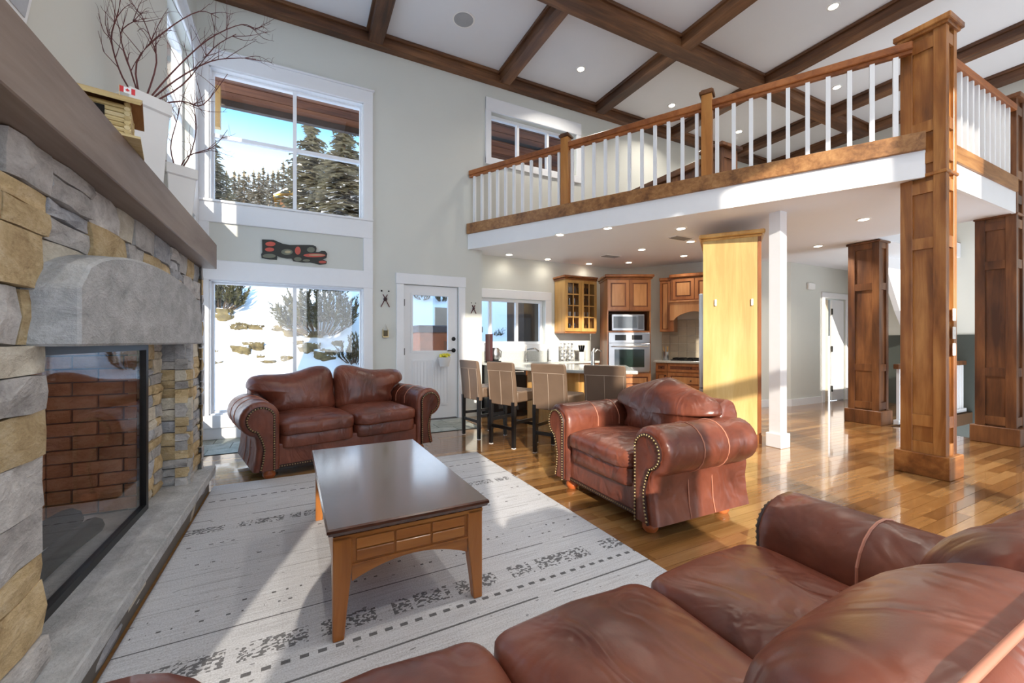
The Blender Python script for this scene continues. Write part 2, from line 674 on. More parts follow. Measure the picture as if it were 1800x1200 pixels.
def beam_y(x, w, y0=YR, y1=YB):
    m = MB().box(x - w / 2, x + w / 2, y0, y1, ZB + 0.01, ZC)
    m.box(x - w / 2 - 0.035, x + w / 2 + 0.035, y0, y1, ZC - 0.045, ZC)
    trim(m, M_beamY)


m = MB().box(XL, XR, YB - 0.13, YB, ZB, ZC)
m.box(XL, XR, YB - 0.17, YB, ZC - 0.045, ZC)
trim(m, M_beamX)
for y in (4.28, 0.2, -1.8):
    beam_x(y, 0.24)
for x in (0.95, 2.97, 4.92, 6.85, 8.85):
    beam_y(x, 0.19)
beam_y(XR - 0.1, 0.2)

# loft slab, its white fascia, lower ceiling
poly = [(PL.x, PL.y), (PR.x, PR.y), (7.3, 1.63), (7.3, 2.9), (XR, 2.9), (XR, YB), (XR, YK + 0.2), (2.42, YK + 0.2), (2.42, YB)]
struct(MB().prism(poly, ZL, 2.915).build('floor_loft', M_ceil))
struct(MB().prism(poly, 2.915, 2.93).build('floor_loft_bounce_cut', plain('bounce_cut_tan', (136, 120, 104), 0.95, bumpy=0.3)))  # unseen tan layer added to cut bounce light onto the ceiling
m = MB()
m.obox(PL, PR, -0.03, 0.0, ZL - 0.01, 2.9)
m.obox((PR.x + 0.1, 1.63), (7.26, 1.63), -0.03, 0, ZL - 0.01, 2.9)
trim(m, M_white, bevel=0)


def windowset(n, name_label, plane, pos, op, vb, hb, fw=0.05, dep=0.07, side=1, sill=None):
    """white sash frame with panes in an opening op=(u0,u1,z0,z1); plane 'y' (u=x) or 'x' (u=y); vb/hb bar centres"""
    u0, u1, z0, z1 = op
    P0, P1 = pos + 0.09 * side, pos + (0.09 + dep) * side

    def bx(m, a, b, c, d, o0=P0, o1=P1):
        lo, hi = min(o0, o1), max(o0, o1)
        if plane == 'y':
            m.box(a, b, lo, hi, c, d)
        else:
            m.box(lo, hi, a, b, c, d)
    m = MB()
    bx(m, u0, u0 + fw, z0, z1)
    bx(m, u1 - fw, u1, z0, z1)
    bx(m, u0 + fw, u1 - fw, z0, z0 + fw)
    bx(m, u0 + fw, u1 - fw, z1 - fw, z1)
    fr = struct(m.build('window_%d' % n, M_white, bevel=0.004), name_label)
    for v in vb:
        m = MB()
        bx(m, v - 0.022, v + 0.022, z0 + fw, z1 - fw)
        m.build('mullion', M_white, fr)
    for h in hb:
        m = MB()
        bx(m, u0 + fw, u1 - fw, h - 0.022, h + 0.022, P0 + 0.003 * side, P1 - 0.003 * side)
        m.build('mullion', M_white, fr)
    us = [u0 + fw] + sorted(vb) + [u1 - fw]
    zs = [z0 + fw] + sorted(hb) + [z1 - fw]
    for i in range(len(us) - 1):
        for j in range(len(zs) - 1):
            m = MB()
            pm = (P0 + P1) / 2
            bx(m, us[i], us[i + 1], zs[j], zs[j + 1], pm, pm + 0.006)
            m.build('pane', M_glass, fr)
    return fr


windowset(1, 'tall upper window with four panes', 'y', YB, W1, [-0.06], [3.77], fw=0.035)
windowset(2, 'lower sliding window behind the loveseat', 'y', YB, W2, [-0.06], [], fw=0.035)
windowset(3, 'loft window with three panes', 'y', YB, W3, [3.33, 3.93], [])
windowset(4, 'kitchen window over the sink', 'y', YK, KW, [2.95, 3.47], [])
windowset(5, 'upper window of the left wall', 'x', XL, (4.45, 6.0, 2.93, 4.57), [5.2], [3.77], side=-1)
windowset(6, 'lower window of the left wall', 'x', XL, (4.45, 6.0, 0.30, 1.955), [5.2], [], side=-1)
windowset(7, 'low window left of the camera', 'x', XL, (-1.75, -0.40, 0.12, 1.75), [], [], fw=0.02, side=-1)
for i, h in enumerate(rear_holes):
    windowset(8 + i, 'window behind the camera', 'y', YR, h, [], [], fw=0.04, side=-1)

# casings (each a trim piece)
y0, y1 = YB - 0.025, YB
m = MB()
m.box(W1[1], 0.93, y0, y1, 0.0, 4.74)                      # right casing, full height
m.box(XL, W1[0], y0, y1, 0.0, 4.74)                        # left casing
trim(m, M_white)
trim(MB().box(XL, 0.93, y0 - 0.004, y1, W1[3], 4.75), M_white)
trim(MB().box(XL, 0.95, y0 - 0.025, y1, 4.75, 4.775), M_white)
trim(MB().box(XL, 0.93, y0 - 0.004, y1, 2.66, W1[2]), M_white)
trim(MB().box(XL, 0.93, y0 - 0.03, y1, 2.905, 2.935), M_white)
trim(MB().box(XL, 0.93, y0 - 0.004, y1, W2[3], 2.20), M_white)
trim(MB().box(XL, 0.93, y0 - 0.03, y1, 0.14, W2[2]), M_white)
trim(MB().box(XL, 0.93, y0 - 0.01, y1, 0.0, 0.14), M_white)
# jamb liners
for Wn in (W1, W2):
    m = MB()
    m.box(Wn[0], Wn[0] + 0.012, YB, YB + 0.2, Wn[2], Wn[3])
    m.box(Wn[1] - 0.012, Wn[1], YB, YB + 0.2, Wn[2], Wn[3])
    m.box(Wn[0], Wn[1], YB, YB + 0.2, Wn[3] - 0.012, Wn[3])
    m.box(Wn[0], Wn[1], YB, YB + 0.2, Wn[2], Wn[2] + 0.012)
    trim(m, M_white, bevel=0)
# left wall casings
x0, x1 = XL, XL + 0.025
m = MB()
m.box(x0, x1, 4.2, 4.45, 0, 4.74)
m.box(x0, x1, 6.0, YB - 0.03, 0, 4.74)
m.box(x0, x1 + 0.004, 4.2, YB - 0.03, 4.57, 4.75)
m.box(x0, x1 + 0.03, 4.2, YB - 0.03, 4.75, 4.78)
m.box(x0, x1 + 0.004, 4.2, YB - 0.03, 2.66, 2.93)
m.box(x0, x1 + 0.004, 4.2, YB - 0.03, 1.955, 2.2)
m.box(x0, x1 + 0.004, 4.2, YB - 0.03, 0, 0.30)
trim(m, M_white)
# loft window casing
m = MB()
m.box(W3[0] - 0.10, W3[0], y0, y1, W3[2] - 0.1, W3[3] + 0.2)
m.box(W3[1], W3[1] + 0.10, y0, y1, W3[2] - 0.1, W3[3] + 0.2)
m.box(W3[0] - 0.10, W3[1] + 0.1, y0 - 0.004, y1, W3[3], W3[3] + 0.22)
m.box(W3[0] - 0.10, W3[1] + 0.1, y0 - 0.004, y1, W3[2] - 0.12, W3[2])
trim(m, M_white)
# kitchen window casing
a, b = YK - 0.025, YK
m = MB()
m.box(2.62, KW[1] + 0.13, a, b, KW[3], KW[3] + 0.15)
m.box(KW[1], KW[1] + 0.13, a, b, KW[2] - 0.1, KW[3])
m.box(2.62, KW[1] + 0.13, a - 0.01, b, KW[2] - 0.12, KW[2])
trim(m, M_white)
# door casing and baseboard between
m = MB()
m.box(DR[0] - 0.11, DR[0], y0, y1, 0, DR[3])
m.box(DR[1], DR[1] + 0.11, y0, y1, 0, DR[3])
m.box(DR[0] - 0.12, DR[1] + 0.12, y0 - 0.006, y1, DR[3], DR[3] + 0.16)
trim(m, M_white)
struct(MB().box(0.93, DR[0] - 0.11, YB - 0.014, YB, 0, 0.13).build('baseboard_back', M_white))

# ---- garden door
m = MB()
gx0, gx1, gz0, gz1 = 1.51, 2.06, 1.06, 1.90
for q in cells(DR[0] + 0.005, DR[1] - 0.005, 0.02, DR[3] - 0.005, [(gx0, gx1, gz0, gz1)]):
    m.box(q[0], q[1], YB + 0.03, YB + 0.075, q[2], q[3])
door = struct(m.build('door_1', M_white), 'white garden door with a glass upper half')
m = MB()
for q in cells(gx0 - 0.03, gx1 + 0.03, gz0 - 0.03, gz1 + 0.03, [(gx0, gx1, gz0, gz1)]):
    m.box(q[0], q[1], YB + 0.018, YB + 0.03, q[2], q[3])
m.build('glazing_bead', M_white, door)
MB().box(gx0, gx1, YB + 0.05, YB + 0.056, gz0, gz1).build('pane', M_glass, door)
for a, b in ((1.50, 1.75), (1.81, 2.07)):
    m = MB()
    for q in cells(a, b, 0.22, 0.92, [(a + 0.025, b - 0.025, 0.245, 0.895)]):
        m.box(q[0], q[1], YB + 0.02, YB + 0.03, q[2], q[3])
    fr = m.build('panel_frame', M_white, door)
    n = 4
    for i in range(n):
        u = a + 0.027 + (b - a - 0.054) * i / n
        MB().box(u + 0.003, u + (b - a - 0.054) / n - 0.003, YB + 0.024, YB + 0.031, 0.247, 0.893).build('bead_board', M_white, fr)
for z in (0.25, 1.05, 1.78):
    MB().box(DR[0] - 0.008, DR[0] + 0.018, YB + 0.012, YB + 0.03, z - 0.05, z + 0.05).build('hinge', M_blackm, door)
MB().lathe([(0.0, 0.0), (0.032, 0.0), (0.032, -0.012), (0.012, -0.016), (0.012, -0.04), (0.0, -0.04)], (2.15, YB + 0.03, 1.24), 14, 'y').build('deadbolt', M_blackm, door, smooth=40)
m = MB().lathe([(0.0, 0.0), (0.034, 0.0), (0.034, -0.012), (0.012, -0.016), (0.012, -0.05), (0.0, -0.05)], (2.15, YB + 0.03, 1.06), 14, 'y')
m.tube([(2.15, YB - 0.018, 1.06), (2.10, YB - 0.02, 1.06), (2.035, YB - 0.018, 1.056)], 0.009, 6)
m.build('lever_handle', M_blackm, door, smooth=40)

# ---- hall door, half open
m = MB()
m.box(9.12, 9.22, 4.475, 4.5, 0, 2.06)
m.box(10.02, 10.12, 4.475, 4.5, 0, 2.06)
m.box(9.11, 10.13, 4.47, 4.5, 2.06, 2.17)
trim(m, M_white)
d = Vector((0.83, 0.56)).normalized()
hx = Vector((9.50, 4.52))
d2 = struct(MB().box(9.55, 10.0, 4.52, 4.56, 0.01, 2.04).build('door_2', M_white, bevel=0.004), 'white hall door standing ajar')
for z in (0.25, 1.05, 1.8):
    MB().box(9.525, 9.556, 4.505, 4.52, z - 0.06, z + 0.06).build('hinge', M_blackm, d2)
MB().box(9.24, 9.5, 4.56, 4.60, 0.0, 2.04).build('jamb_panel', plain('cream_door_edge', (228, 214, 188), 0.5), d2)

# ---------------------------------------------------------------- floor
m = MB()
m.prism([(XL - 0.2, YR - 0.2), (7.45, YR - 0.2), (7.45, 2.75), (XR, 2.75), (XR, YK + 0.2), (XL - 0.2, YK + 0.2)], -0.2, -0.014)
floor = struct(m.build('floor', plain('subfloor', (88, 60, 34), 0.8), origin='world'))


def plankmat():
    m, t, b = newmat('golden_oak_plank')
    v = coords(t, (0.10, 1.3, 1))
    g = noise(t, v, 18, 6, 0.65, 0.5)
    oi = t.nodes.new('ShaderNodeObjectInfo')
    ge = t.nodes.new('ShaderNodeNewGeometry')
    r = mth(t, 'FRACT', mth(t, 'ADD', mth(t, 'MULTIPLY', oi.outputs['Random'], 7.31), mth(t, 'MULTIPLY', ge.outputs['Random Per Island'], 3.77)))
    f = mth(t, 'ADD', mth(t, 'MULTIPLY', g, 0.55), mth(t, 'MULTIPLY', r, 0.45))
    col = ramp(t, f, [(0.22, lin((112, 74, 38))), (0.5, lin((150, 106, 60))), (0.80, lin((182, 140, 90)))])
    t.links.new(col, b.inputs['Base Color'])
    b.inputs['Roughness'].default_value = 0.2
    b.inputs['Coat Weight'].default_value = 0.7
    b.inputs['Coat Roughness'].default_value = 0.05
    bump(t, b, g, 0.04, 0.003)
    return m


M_plank = plankmat()
rnd = random.Random(5)
planks = []
PWD = 0.082
row = 0
y = YR
while y < YK - 0.01:
    ye = min(y + PWD, YK)
    if y < 4.0:
        xa = 1.5 if y > -0.15 else XL
    elif y < 5.3:
        xa = XL
    else:
        xa = 2.26
    xb = 7.45 if y < 2.75 else XR
    x = xa - rnd.random() * 0.7
    while x < xb:
        L = rnd.uniform(0.45, 1.25)
        a, b = max(x, xa), min(x + L, xb)
        if b - a > 0.05:
            planks.append((a, b, y, ye))
        x += L
    y += PWD


def vis(q):
    best = 1e9
    for X in (q[0], (q[0] + q[1]) / 2, q[1]):
        p = Vector((X, q[2], 0)) - CAM
        if p.dot(FW) > 0.6:
            px, py, d = proj((X, q[2], 0))
            if 0 < px < 1800 and 0 < py < 1200 and not (1300 < px and py > 990) and q[3] > 0.9:
                best = min(best, d)
    return best


planks.sort(key=vis)
def plank_geo(m, q):
    a, b, c, d = q
    g = 0.0012
    m.box(a + g, b - g, c + g, d - g, -0.014, 0.0)
for q in planks[:300]:
    m = MB()
    plank_geo(m, q)
    m.build('plank', M_plank, floor)
m = MB()
for q in planks[300:]:
    plank_geo(m, q)
o = m.build('planks_far', M_plank, floor)
o['kind'] = 'stuff'
# slate tiles along the window and the garden door
ty = 5.31
n = 0
while ty < YB - 0.05:
    x = XL + (0.0 if n % 2 else -0.2)
    while x < 2.25:
        a, b = max(x, XL), min(x + 0.405, 2.255)
        if b - a > 0.03:
            MB().box(a + 0.003, b - 0.003, ty + 0.003, min(ty + 0.3, YB) - 0.003, -0.014, 0.0).build('tile', M_slate, floor, bevel=0.002)
        x += 0.405
    ty += 0.3
    n += 1
struct(MB().box(2.2, 2.3, 5.3, 5.31, -0.01, 0.001).build('trim_tile_edge', M_edge))


# ---------------------------------------------------------------- columns
def column(label, x0, x1, y0, y1, z1, breaks, matZ, caps=(), basew=0.035, bh=0.2, z0=0.0, name='wood_column'):
    r = empty(name, ((x0 + x1) / 2, (y0 + y1) / 2, z0))
    tag(r, label, 'column')
    t = 0.022
    MB().box(x0 + t, x1 - t, y0 + t, y1 - t, z0, z1).build('core_panel', matZ, r)
    sw = 0.085
    for sx_ in (0, 1):
        for sy_ in (0, 1):
            a = x0 if sx_ == 0 else x1 - sw * 0.75
            b = y0 if sy_ == 0 else y1 - sw
            MB().box(a, a + sw * 0.75, b, b + sw, z0, z1).build('stile', matZ, r, bevel=0.003)
    for z in breaks:
        h = 0.05
        MB().box(x0 + 0.004, x0 + t, y0 + sw, y1 - sw, z - h, z + h).build('rail', matZ, r)
        MB().box(x1 - t, x1 - 0.004, y0 + sw, y1 - sw, z - h, z + h).build('rail', matZ, r)
        MB().box(x0 + sw * 0.75, x1 - sw * 0.75, y0 + 0.004, y0 + t, z - h, z + h).build('rail', matZ, r)
        MB().box(x0 + sw * 0.75, x1 - sw * 0.75, y1 - t, y1 - 0.004, z - h, z + h).build('rail', matZ, r)
    if bh:
        MB().box(x0 - basew, x1 + basew, y0 - basew, y1 + basew, z0, z0 + bh).build('base', M_colX if matZ == M_colZ else matZ, r, bevel=0.006)
    for zc, wd, hh in caps:
        MB().box(x0 - wd, x1 + wd, y0 - wd, y1 + wd, zc - hh, zc).build('cap', matZ, r, bevel=0.006)
    return r


column('tall panelled oak column at the loft corner carrying light switches', 4.98, 5.21, 1.49, 1.80, 4.0,
       (0.25, 0.49, 2.08, 2.58, 2.84, 3.12, 3.86), M_colZ, ((2.70, 0.012, 0.03), (4.03, 0.04, 0.05), (3.985, 0.02, 0.03)))
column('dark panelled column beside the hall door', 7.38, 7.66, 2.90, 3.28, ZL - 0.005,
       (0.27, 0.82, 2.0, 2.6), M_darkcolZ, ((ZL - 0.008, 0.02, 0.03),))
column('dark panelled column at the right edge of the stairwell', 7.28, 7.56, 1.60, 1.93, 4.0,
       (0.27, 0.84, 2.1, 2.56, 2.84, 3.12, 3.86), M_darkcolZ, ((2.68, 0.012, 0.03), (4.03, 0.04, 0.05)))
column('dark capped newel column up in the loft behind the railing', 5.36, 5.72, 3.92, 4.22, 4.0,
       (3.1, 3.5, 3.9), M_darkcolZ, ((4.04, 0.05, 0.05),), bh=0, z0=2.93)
m = empty('loft_half_wall', (5.42, 5.2, 2.93))
tag(m, 'dark stained half wall with cap rail in the loft below the beams', 'half wall')
MB().box(5.38, 5.46, 4.26, YB - 0.03, 2.93, 3.84).build('panel', M_darkcolZ, m)
MB().box(5.34, 5.50, 4.26, YB - 0.03, 3.84, 3.94).build('cap_rail', M_beamY, m, bevel=0.01)
MB().box(5.365, 5.38, 4.26, YB - 0.03, 3.62, 3.72).build('moulding', M_beamY, m)

r = empty('white_post', (4.86, 2.84, 0))
tag(r, 'slim square white post beside the maple fridge panel', 'post')
MB().box(4.80, 4.925, 2.78, 2.905, 0, ZL).build('shaft', M_white, r)
MB().box(4.775, 4.95, 2.755, 2.93, 0, 0.16).build('base', M_white, r, bevel=0.006)

# ---------------------------------------------------------------- loft railing
rl = empty('loft_railing', (PL.x, PL.y, 2.9))
tag(rl, 'long diagonal loft railing with white balusters and fir handrail', 'railing')
LL = (PR - PL).length


def lp(t):
    return PL + LD * (t * LL)


MB().obox(PL, PR, -0.065, 0.03, 2.90, 3.06).build('edge_board', M_edge, rl, bevel=0.004)
tn1, tn2, tn3 = 0.325, 0.6616, 0.985
for a, b, cnt in ((0.004, tn1, 11), (tn1, tn2, 11), (tn2, tn3, 10)):
    MB().obox(lp(a), lp(b), -0.045, 0.045, 3.83, 3.90).build('handrail', M_rail, rl, bevel=0.008)
    MB().obox(lp(a), lp(b), -0.02, 0.02, 3.80, 3.83).build('handrail_fillet', M_rail, rl)
    for i in range(cnt):
        p = lp(a + (b - a) * (i + 0.62) / (cnt + 0.3))
        MB().obox(p - LD * 0.0185, p + LD * 0.0185, -0.0185, 0.0185, 3.06, 3.80).build('baluster', M_whitebal, rl)
for t_ in (tn1, tn2):
    p = lp(t_)
    n_ = MB().obox(p - LD * 0.055, p + LD * 0.055, -0.055, 0.055, 3.06, 3.97).build('newel_post', M_newel, rl, bevel=0.004)
    m = MB().obox(p - LD * 0.075, p + LD * 0.075, -0.075, 0.075, 3.97, 4.005)
    m.obox(p - LD * 0.06, p + LD * 0.06, -0.06, 0.06, 4.005, 4.025)
    m.build('cap', M_darkcolZ, n_, bevel=0.006)
r2 = empty('loft_railing', (5.25, 1.63, 2.9))
tag(r2, 'short loft railing return between the two columns on the right', 'railing')
MB().obox((5.215, 1.63), (7.26, 1.63), -0.05, 0.03, 2.90, 3.06).build('edge_board', M_edge, r2, bevel=0.004)
MB().obox((5.215, 1.63), (7.27, 1.63), -0.04, 0.04, 3.83, 3.90).build('handrail', M_rail, r2, bevel=0.008)
for i in range(13):
    x = 5.3 + i * 0.151
    MB().box(x - 0.0185, x + 0.0185, 1.6115, 1.6485, 3.06, 3.83).build('baluster', M_whitebal, r2)
# stair railing low behind the dark column
r3 = empty('stair_railing', (8.0, 2.8, 0))
tag(r3, 'low stair railing with white balusters behind the dark column', 'railing')
MB().box(7.70, 10.2, 2.80, 2.86, 0.80, 0.87).build('handrail', M_darkcolZ, r3)
MB().box(7.70, 10.2, 2.80, 2.86, 0.0, 0.06).build('shoe_rail', M_white, r3)
for i in range(22):
    MB().box(7.76 + i * 0.11, 7.80 + i * 0.11, 2.812, 2.848, 0.06, 0.80).build('baluster', M_whitebal, r3)


# ---------------------------------------------------------------- recessed lights, speaker, vents
def downlight(p, label, group, watts, r=0.055):
    t = empty('recessed_light', p)
    tag(t, label, 'ceiling light', group)
    m = MB().lathe([(r, 0.0), (r * 1.35, 0.0), (r * 1.35, -0.006), (r, -0.010), (r * 0.9, -0.002)], p, 16)
    m.build('trim_ring', M_ring, t, smooth=40)
    MB().lathe([(0, -0.001), (r * 0.92, -0.001), (r * 0.92, -0.004), (0, -0.004)], p, 14).build('lens', M_lamp, t)
    ld = bpy.data.lights.new('bulb', 'AREA')
    ld.shape = 'DISK'
    ld.size = r * 1.7
    ld.energy = watts
    ld.spread = rad(130)
    ld.color = (1.0, 0.93, 0.82)
    lo = bpy.data.objects.new('bulb', ld)
    C.objects.link(lo)
    lo.parent = t
    lo.location = (0, 0, -0.014)
    return t


for q, lb in (((984, 412), 'near row at the loft edge, leftmost'), ((1068, 400), 'near row at the loft edge, second'), ((1197, 401), 'near row at the loft edge, rightmost'),
              ((895, 447), 'far row by the window wall, leftmost'), ((963, 455), 'far row by the window wall, second'), ((1035, 463), 'far row, above the glass cabinet'),
              ((1105, 461), 'far row, above the oven tower'), ((1128, 438), 'middle of the ceiling beside a vent'), ((1214, 424), 'close to the maple panel crown'),
              ((1202, 449), 'above the range hood')):
    downlight(on_z(*q, ZL), 'recessed kitchen ceiling light, ' + lb, 'recessed lights in the kitchen ceiling', LAMP_W * (0.03 if 'far' in lb else 0.2))
for q, lb in (((1518, 385), 'nearer, left of the oak column'), ((1438, 432), 'farther, right of the white post')):
    downlight(on_z(*q, ZL), 'recessed hall ceiling light, ' + lb, 'recessed lights in the hall ceiling', LAMP_W * 0.8)
for q, lb in (((1021, 121), 'in the coffer left of the big beam crossing'), ((1465, 11), 'at the top edge right of centre'), ((1181, 185), 'just above the loft handrail'),
              ((1471, 153), 'seen between balusters near the corner column'), ((1299, 231), 'seen between balusters right of the second newel')):
    downlight(on_z(*q, ZC), 'recessed high ceiling light, ' + lb, 'recessed lights in the high ceiling', LAMP_W * 0.9)
for x in (0.0, 1.95, 3.95, 5.9):  # extra unseen lamps added to brighten the leather, rug and table
    for y in (-0.8, 1.2):
        downlight(Vector((x, y, ZC)), 'added fill light out of view in the ceiling above the sofa', 'added fill lights above the sofa', LAMP_W * 0.5)
p = on_z(815, 34, ZC)
t = empty('ceiling_speaker', p)
tag(t, 'round grey speaker grille in the high ceiling', 'speaker')
MB().lathe([(0, 0), (0.135, 0), (0.135, -0.006), (0.12, -0.012), (0, -0.012)], p, 28).build('grille', plain('speaker_grille', (166, 168, 172), 0.7), t)
MB().lathe([(0.137, 0), (0.15, 0), (0.148, -0.008)], p, 28).build('rim', M_ring, t)
for q, lb in (((1073, 450), 'flat ceiling vent near the middle of the kitchen ceiling'), ((1196, 418), 'flat ceiling vent near the right kitchen lights')):
    p = on_z(*q, ZL)
    t = empty('ceiling_vent', p)
    tag(t, lb, 'vent')
    MB().box(p.x - 0.17, p.x + 0.17, p.y - 0.09, p.y + 0.09, ZL - 0.006, ZL).build('frame', M_ring, t)
    for i in range(5):
        MB().box(p.x - 0.15, p.x + 0.15, p.y - 0.07 + i * 0.03, p.y - 0.055 + i * 0.03, ZL - 0.012, ZL - 0.006).build('slat', plain('vent_slat', (150, 150, 152), 0.6), t)
# ================================================================ FIREPLACE
fp = empty('stone_fireplace', (-0.85, 2.65, 0))
tag(fp, 'ledgestone fireplace with glass front, arched concrete lintel and raised hearth', 'fireplace')
XF, XG, XH = -0.68, -0.82, -0.62      # pier front, recessed glass plane, hearth front
FY0, FY1 = 0.95, 4.08
RY0, RY1 = 1.82, 3.62                 # recess between the piers
MZ0, MZ1 = 1.785, 1.985               # mantel
# backing
m = MB()
m.box(XL, XF - 0.05, FY0 + 0.03, RY0 - 0.03, 0.0, MZ0)
m.box(XL, XF - 0.05, RY1 + 0.03, FY1 - 0.03, 0.0, MZ0)
m.box(XL, XF - 0.06, RY0 - 0.03, RY1 + 0.03, 1.20, MZ0)
m.box(XL, XG - 0.03, 3.22, RY1 + 0.03, 0.2, 1.20)
m.box(XL, XG - 0.03, RY0 - 0.03, 1.9, 0.2, 1.20)
m.build('mortar_backing', M_mortar, fp)


def stone(fn, u0, u1, v0, v1, dep, rng, mats):
    """one rough block; fn(u, v, out) -> world"""
    nu, nv = 4, 3
    g = 0.0025
    u0, u1, v0, v1 = u0 + g, u1 - g, v0 + g, v1 - g
    vs, fs = [], []
    for j in range(nv):
        for i in range(nu):
            a, b = i / (nu - 1), j / (nv - 1)
            edge = (i in (0, nu - 1)) + (j in (0, nv - 1))
            out = dep + rng.uniform(-0.006, 0.008) - (0.005 if edge == 1 else 0.010 if edge == 2 else 0)
            ju = rng.uniform(-0.006, 0.006) if edge else rng.uniform(-0.02, 0.02) * (u1 - u0)
            jv = rng.uniform(-0.004, 0.004)
            vs.append(fn(u0 + (u1 - u0) * a + ju, v0 + (v1 - v0) * b + jv, out))
    for j in range(nv - 1):
        for i in range(nu - 1):
            k = j * nu + i
            fs.append((k, k + 1, k + nu + 1, k + nu))
    n = len(vs)
    bd = [(i, 0) for i in range(nu)] + [(nu - 1, j) for j in range(1, nv)] + [(i, nv - 1) for i in range(nu - 2, -1, -1)] + [(0, j) for j in range(nv - 2, 0, -1)]
    for i, j in bd:
        vs.append(fn(u0 + (u1 - u0) * i / (nu - 1), v0 + (v1 - v0) * j / (nv - 1), -0.06))
    L = len(bd)
    for k in range(L):
        q = (k + 1) % L
        a = bd[k][1] * nu + bd[k][0]
        b = bd[q][1] * nu + bd[q][0]
        fs.append((b, a, n + k, n + q))
    MB().add(vs, fs).build('stone', rng.choices(mats, (4, 3.0, 2.2, 2.2))[0], fp)


def courses(fn, u0, u1, v0, v1, rng, hmin=0.05, hmax=0.12, lmin=0.12, lmax=0.36, skip=None, dj=0.02):
    v = v0
    while v < v1 - 0.01:
        h = rng.uniform(hmin, hmax)
        if v + h > v1 - hmin * 0.8:
            h = v1 - v
        u = u0
        while u < u1 - 0.005:
            L = rng.uniform(lmin, lmax) * (0.75 + 2.2 * (h - hmin))
            if u + L > u1 - lmin * 0.7:
                L = u1 - u
            if not (skip and skip(u, u + L, v, v + h)):
                if h > 0.09 and rng.random() < 0.25:      # two thin stones in one course
                    k = h * rng.uniform(0.35, 0.6)
                    stone(fn, u, u + L, v, v + k, rng.uniform(0, dj), rng, M_stones)
                    stone(fn, u, u + L, v + k, v + h, rng.uniform(0, dj), rng, M_stones)
                else:
                    stone(fn, u, u + L, v, v + h, rng.uniform(0, dj), rng, M_stones)
            u += L
        v += h


rg = random.Random(11)
fx = lambda X: (lambda u, v, o: (X + o, u, v))
fy = lambda Y: (lambda u, v, o: (u, Y - o, v))
AZ0 = 1.185
def arch(yy):
    t = (yy - (1.74 + 3.53) / 2) / ((3.53 - 1.74) / 2)
    return 1.37 + 0.185 * math.sqrt(max(0, 1 - min(1, abs(t)) ** 2.2))
courses(fx(XF - 0.03), FY0, RY0, 0.17, 1.19, rg, 0.08, 0.17, 0.2, 0.45)
courses(fx(XF - 0.03), FY0, FY1, 1.19, MZ0, rg, 0.09, 0.19, 0.2, 0.44,
        skip=lambda a, b, c, d: (a > 1.72 and b < 3.55 and d < arch((a + b) / 2) - 0.02))
courses(fx(XF - 0.03), RY1, FY1, 0.17, 1.19, rg, 0.05, 0.10, 0.16, 0.3)
courses(fx(XG - 0.02), 3.20, RY1, 0.20, 1.19, rg, 0.05, 0.11, 0.2, 0.4, dj=0.012)
courses(fy(RY1 + 0.02), XG - 0.05, XF + 0.0, 0.20, 1.19, rg, 0.045, 0.10, 0.2, 0.4, dj=0.014)
courses(fy(FY0 + 0.02), XL, XF, 0.17, MZ0, rg, 0.06, 0.14, 0.14, 0.3)
# far end (faces the window)
courses(lambda u, v, o: (u, FY1 - 0.03 + o, v), XL, XF, 0.17, MZ0, rg, 0.06, 0.14, 0.14, 0.3)
# hearth
courses(fx(XH - 0.035), FY0, FY1, 0.0, 0.135, rg, 0.12, 0.14, 0.35, 0.7, dj=0.01)
m = MB().box(XL, XH - 0.03, FY0, FY1, 0, 0.135)
m.build('hearth_core', M_mortar, fp)
MB().box(XG - 0.12, XH + 0.015, FY0 - 0.02, FY1 + 0.01, 0.135, 0.20).build('hearth_slab', M_concrete, fp, bevel=0.006)
# lintel
out = [(1.74, AZ0), (3.53, AZ0)]
for i in range(25):
    yy = 3.53 + (1.74 - 3.53) * i / 24
    out.append((yy, arch(yy)))
MB().extr(out, lambda a, b, t: (t, a, b), XF - 0.1, XH + 0.02).build('arched_lintel', M_concrete, fp, bevel=0.008)
# glass front
fr = MB()
for q in cells(1.9, 3.21, 0.20, 1.185, [(1.94, 3.17, 0.235, 1.15)]):
    fr.box(XG - 0.02, XG + 0.012, q[0], q[1], q[2], q[3])
fr = fr.build('fire_screen_frame', M_black, fp)
MB().box(XG - 0.008, XG - 0.003, 1.94, 3.17, 0.235, 1.15).build('glass_pane', M_fglass, fr)
# firebox of brick
fb = MB()
fb.box(-1.30, -1.27, 1.86, 3.24, 0.0, 1.2)
fb.box(-1.27, XG - 0.02, 1.86, 1.89, 0.0, 1.2)
fb.box(-1.27, XG - 0.02, 3.21, 3.24, 0.0, 1.2)
fb.box(-1.27, XG - 0.02, 1.86, 3.24, 1.17, 1.2)
fb = fb.build('firebox', M_mortar, fp)
MB().box(-1.27, XG - 0.03, 1.89, 3.21, 0.13, 0.21).build('firebox_floor', M_concrete, fp)
rb = random.Random(3)
z = 0.22
k = 0
while z < 1.14:
    yy = 1.90 - (0.11 if k % 2 else 0)
    while yy < 3.20:
        a, b = max(yy, 1.895), min(yy + 0.215, 3.205)
        if b - a > 0.03:
            MB().box(-1.272, -1.245 + rb.uniform(0, 0.006), a + 0.005, b - 0.005, z + 0.004, z + 0.070).build('brick', M_brick, fb)
        yy += 0.22
    xx = -1.245 - (0.11 if k % 2 else 0)
    while xx < XG - 0.06:
        a, b = max(xx, -1.24), min(xx + 0.215, XG - 0.035)
        if b - a > 0.03:
            MB().box(a + 0.004, b - 0.004, 3.19 - rb.uniform(0, 0.005), 3.212, z + 0.004, z + 0.070).build('brick', M_brick, fb)
        xx += 0.22
    z += 0.075
    k += 1
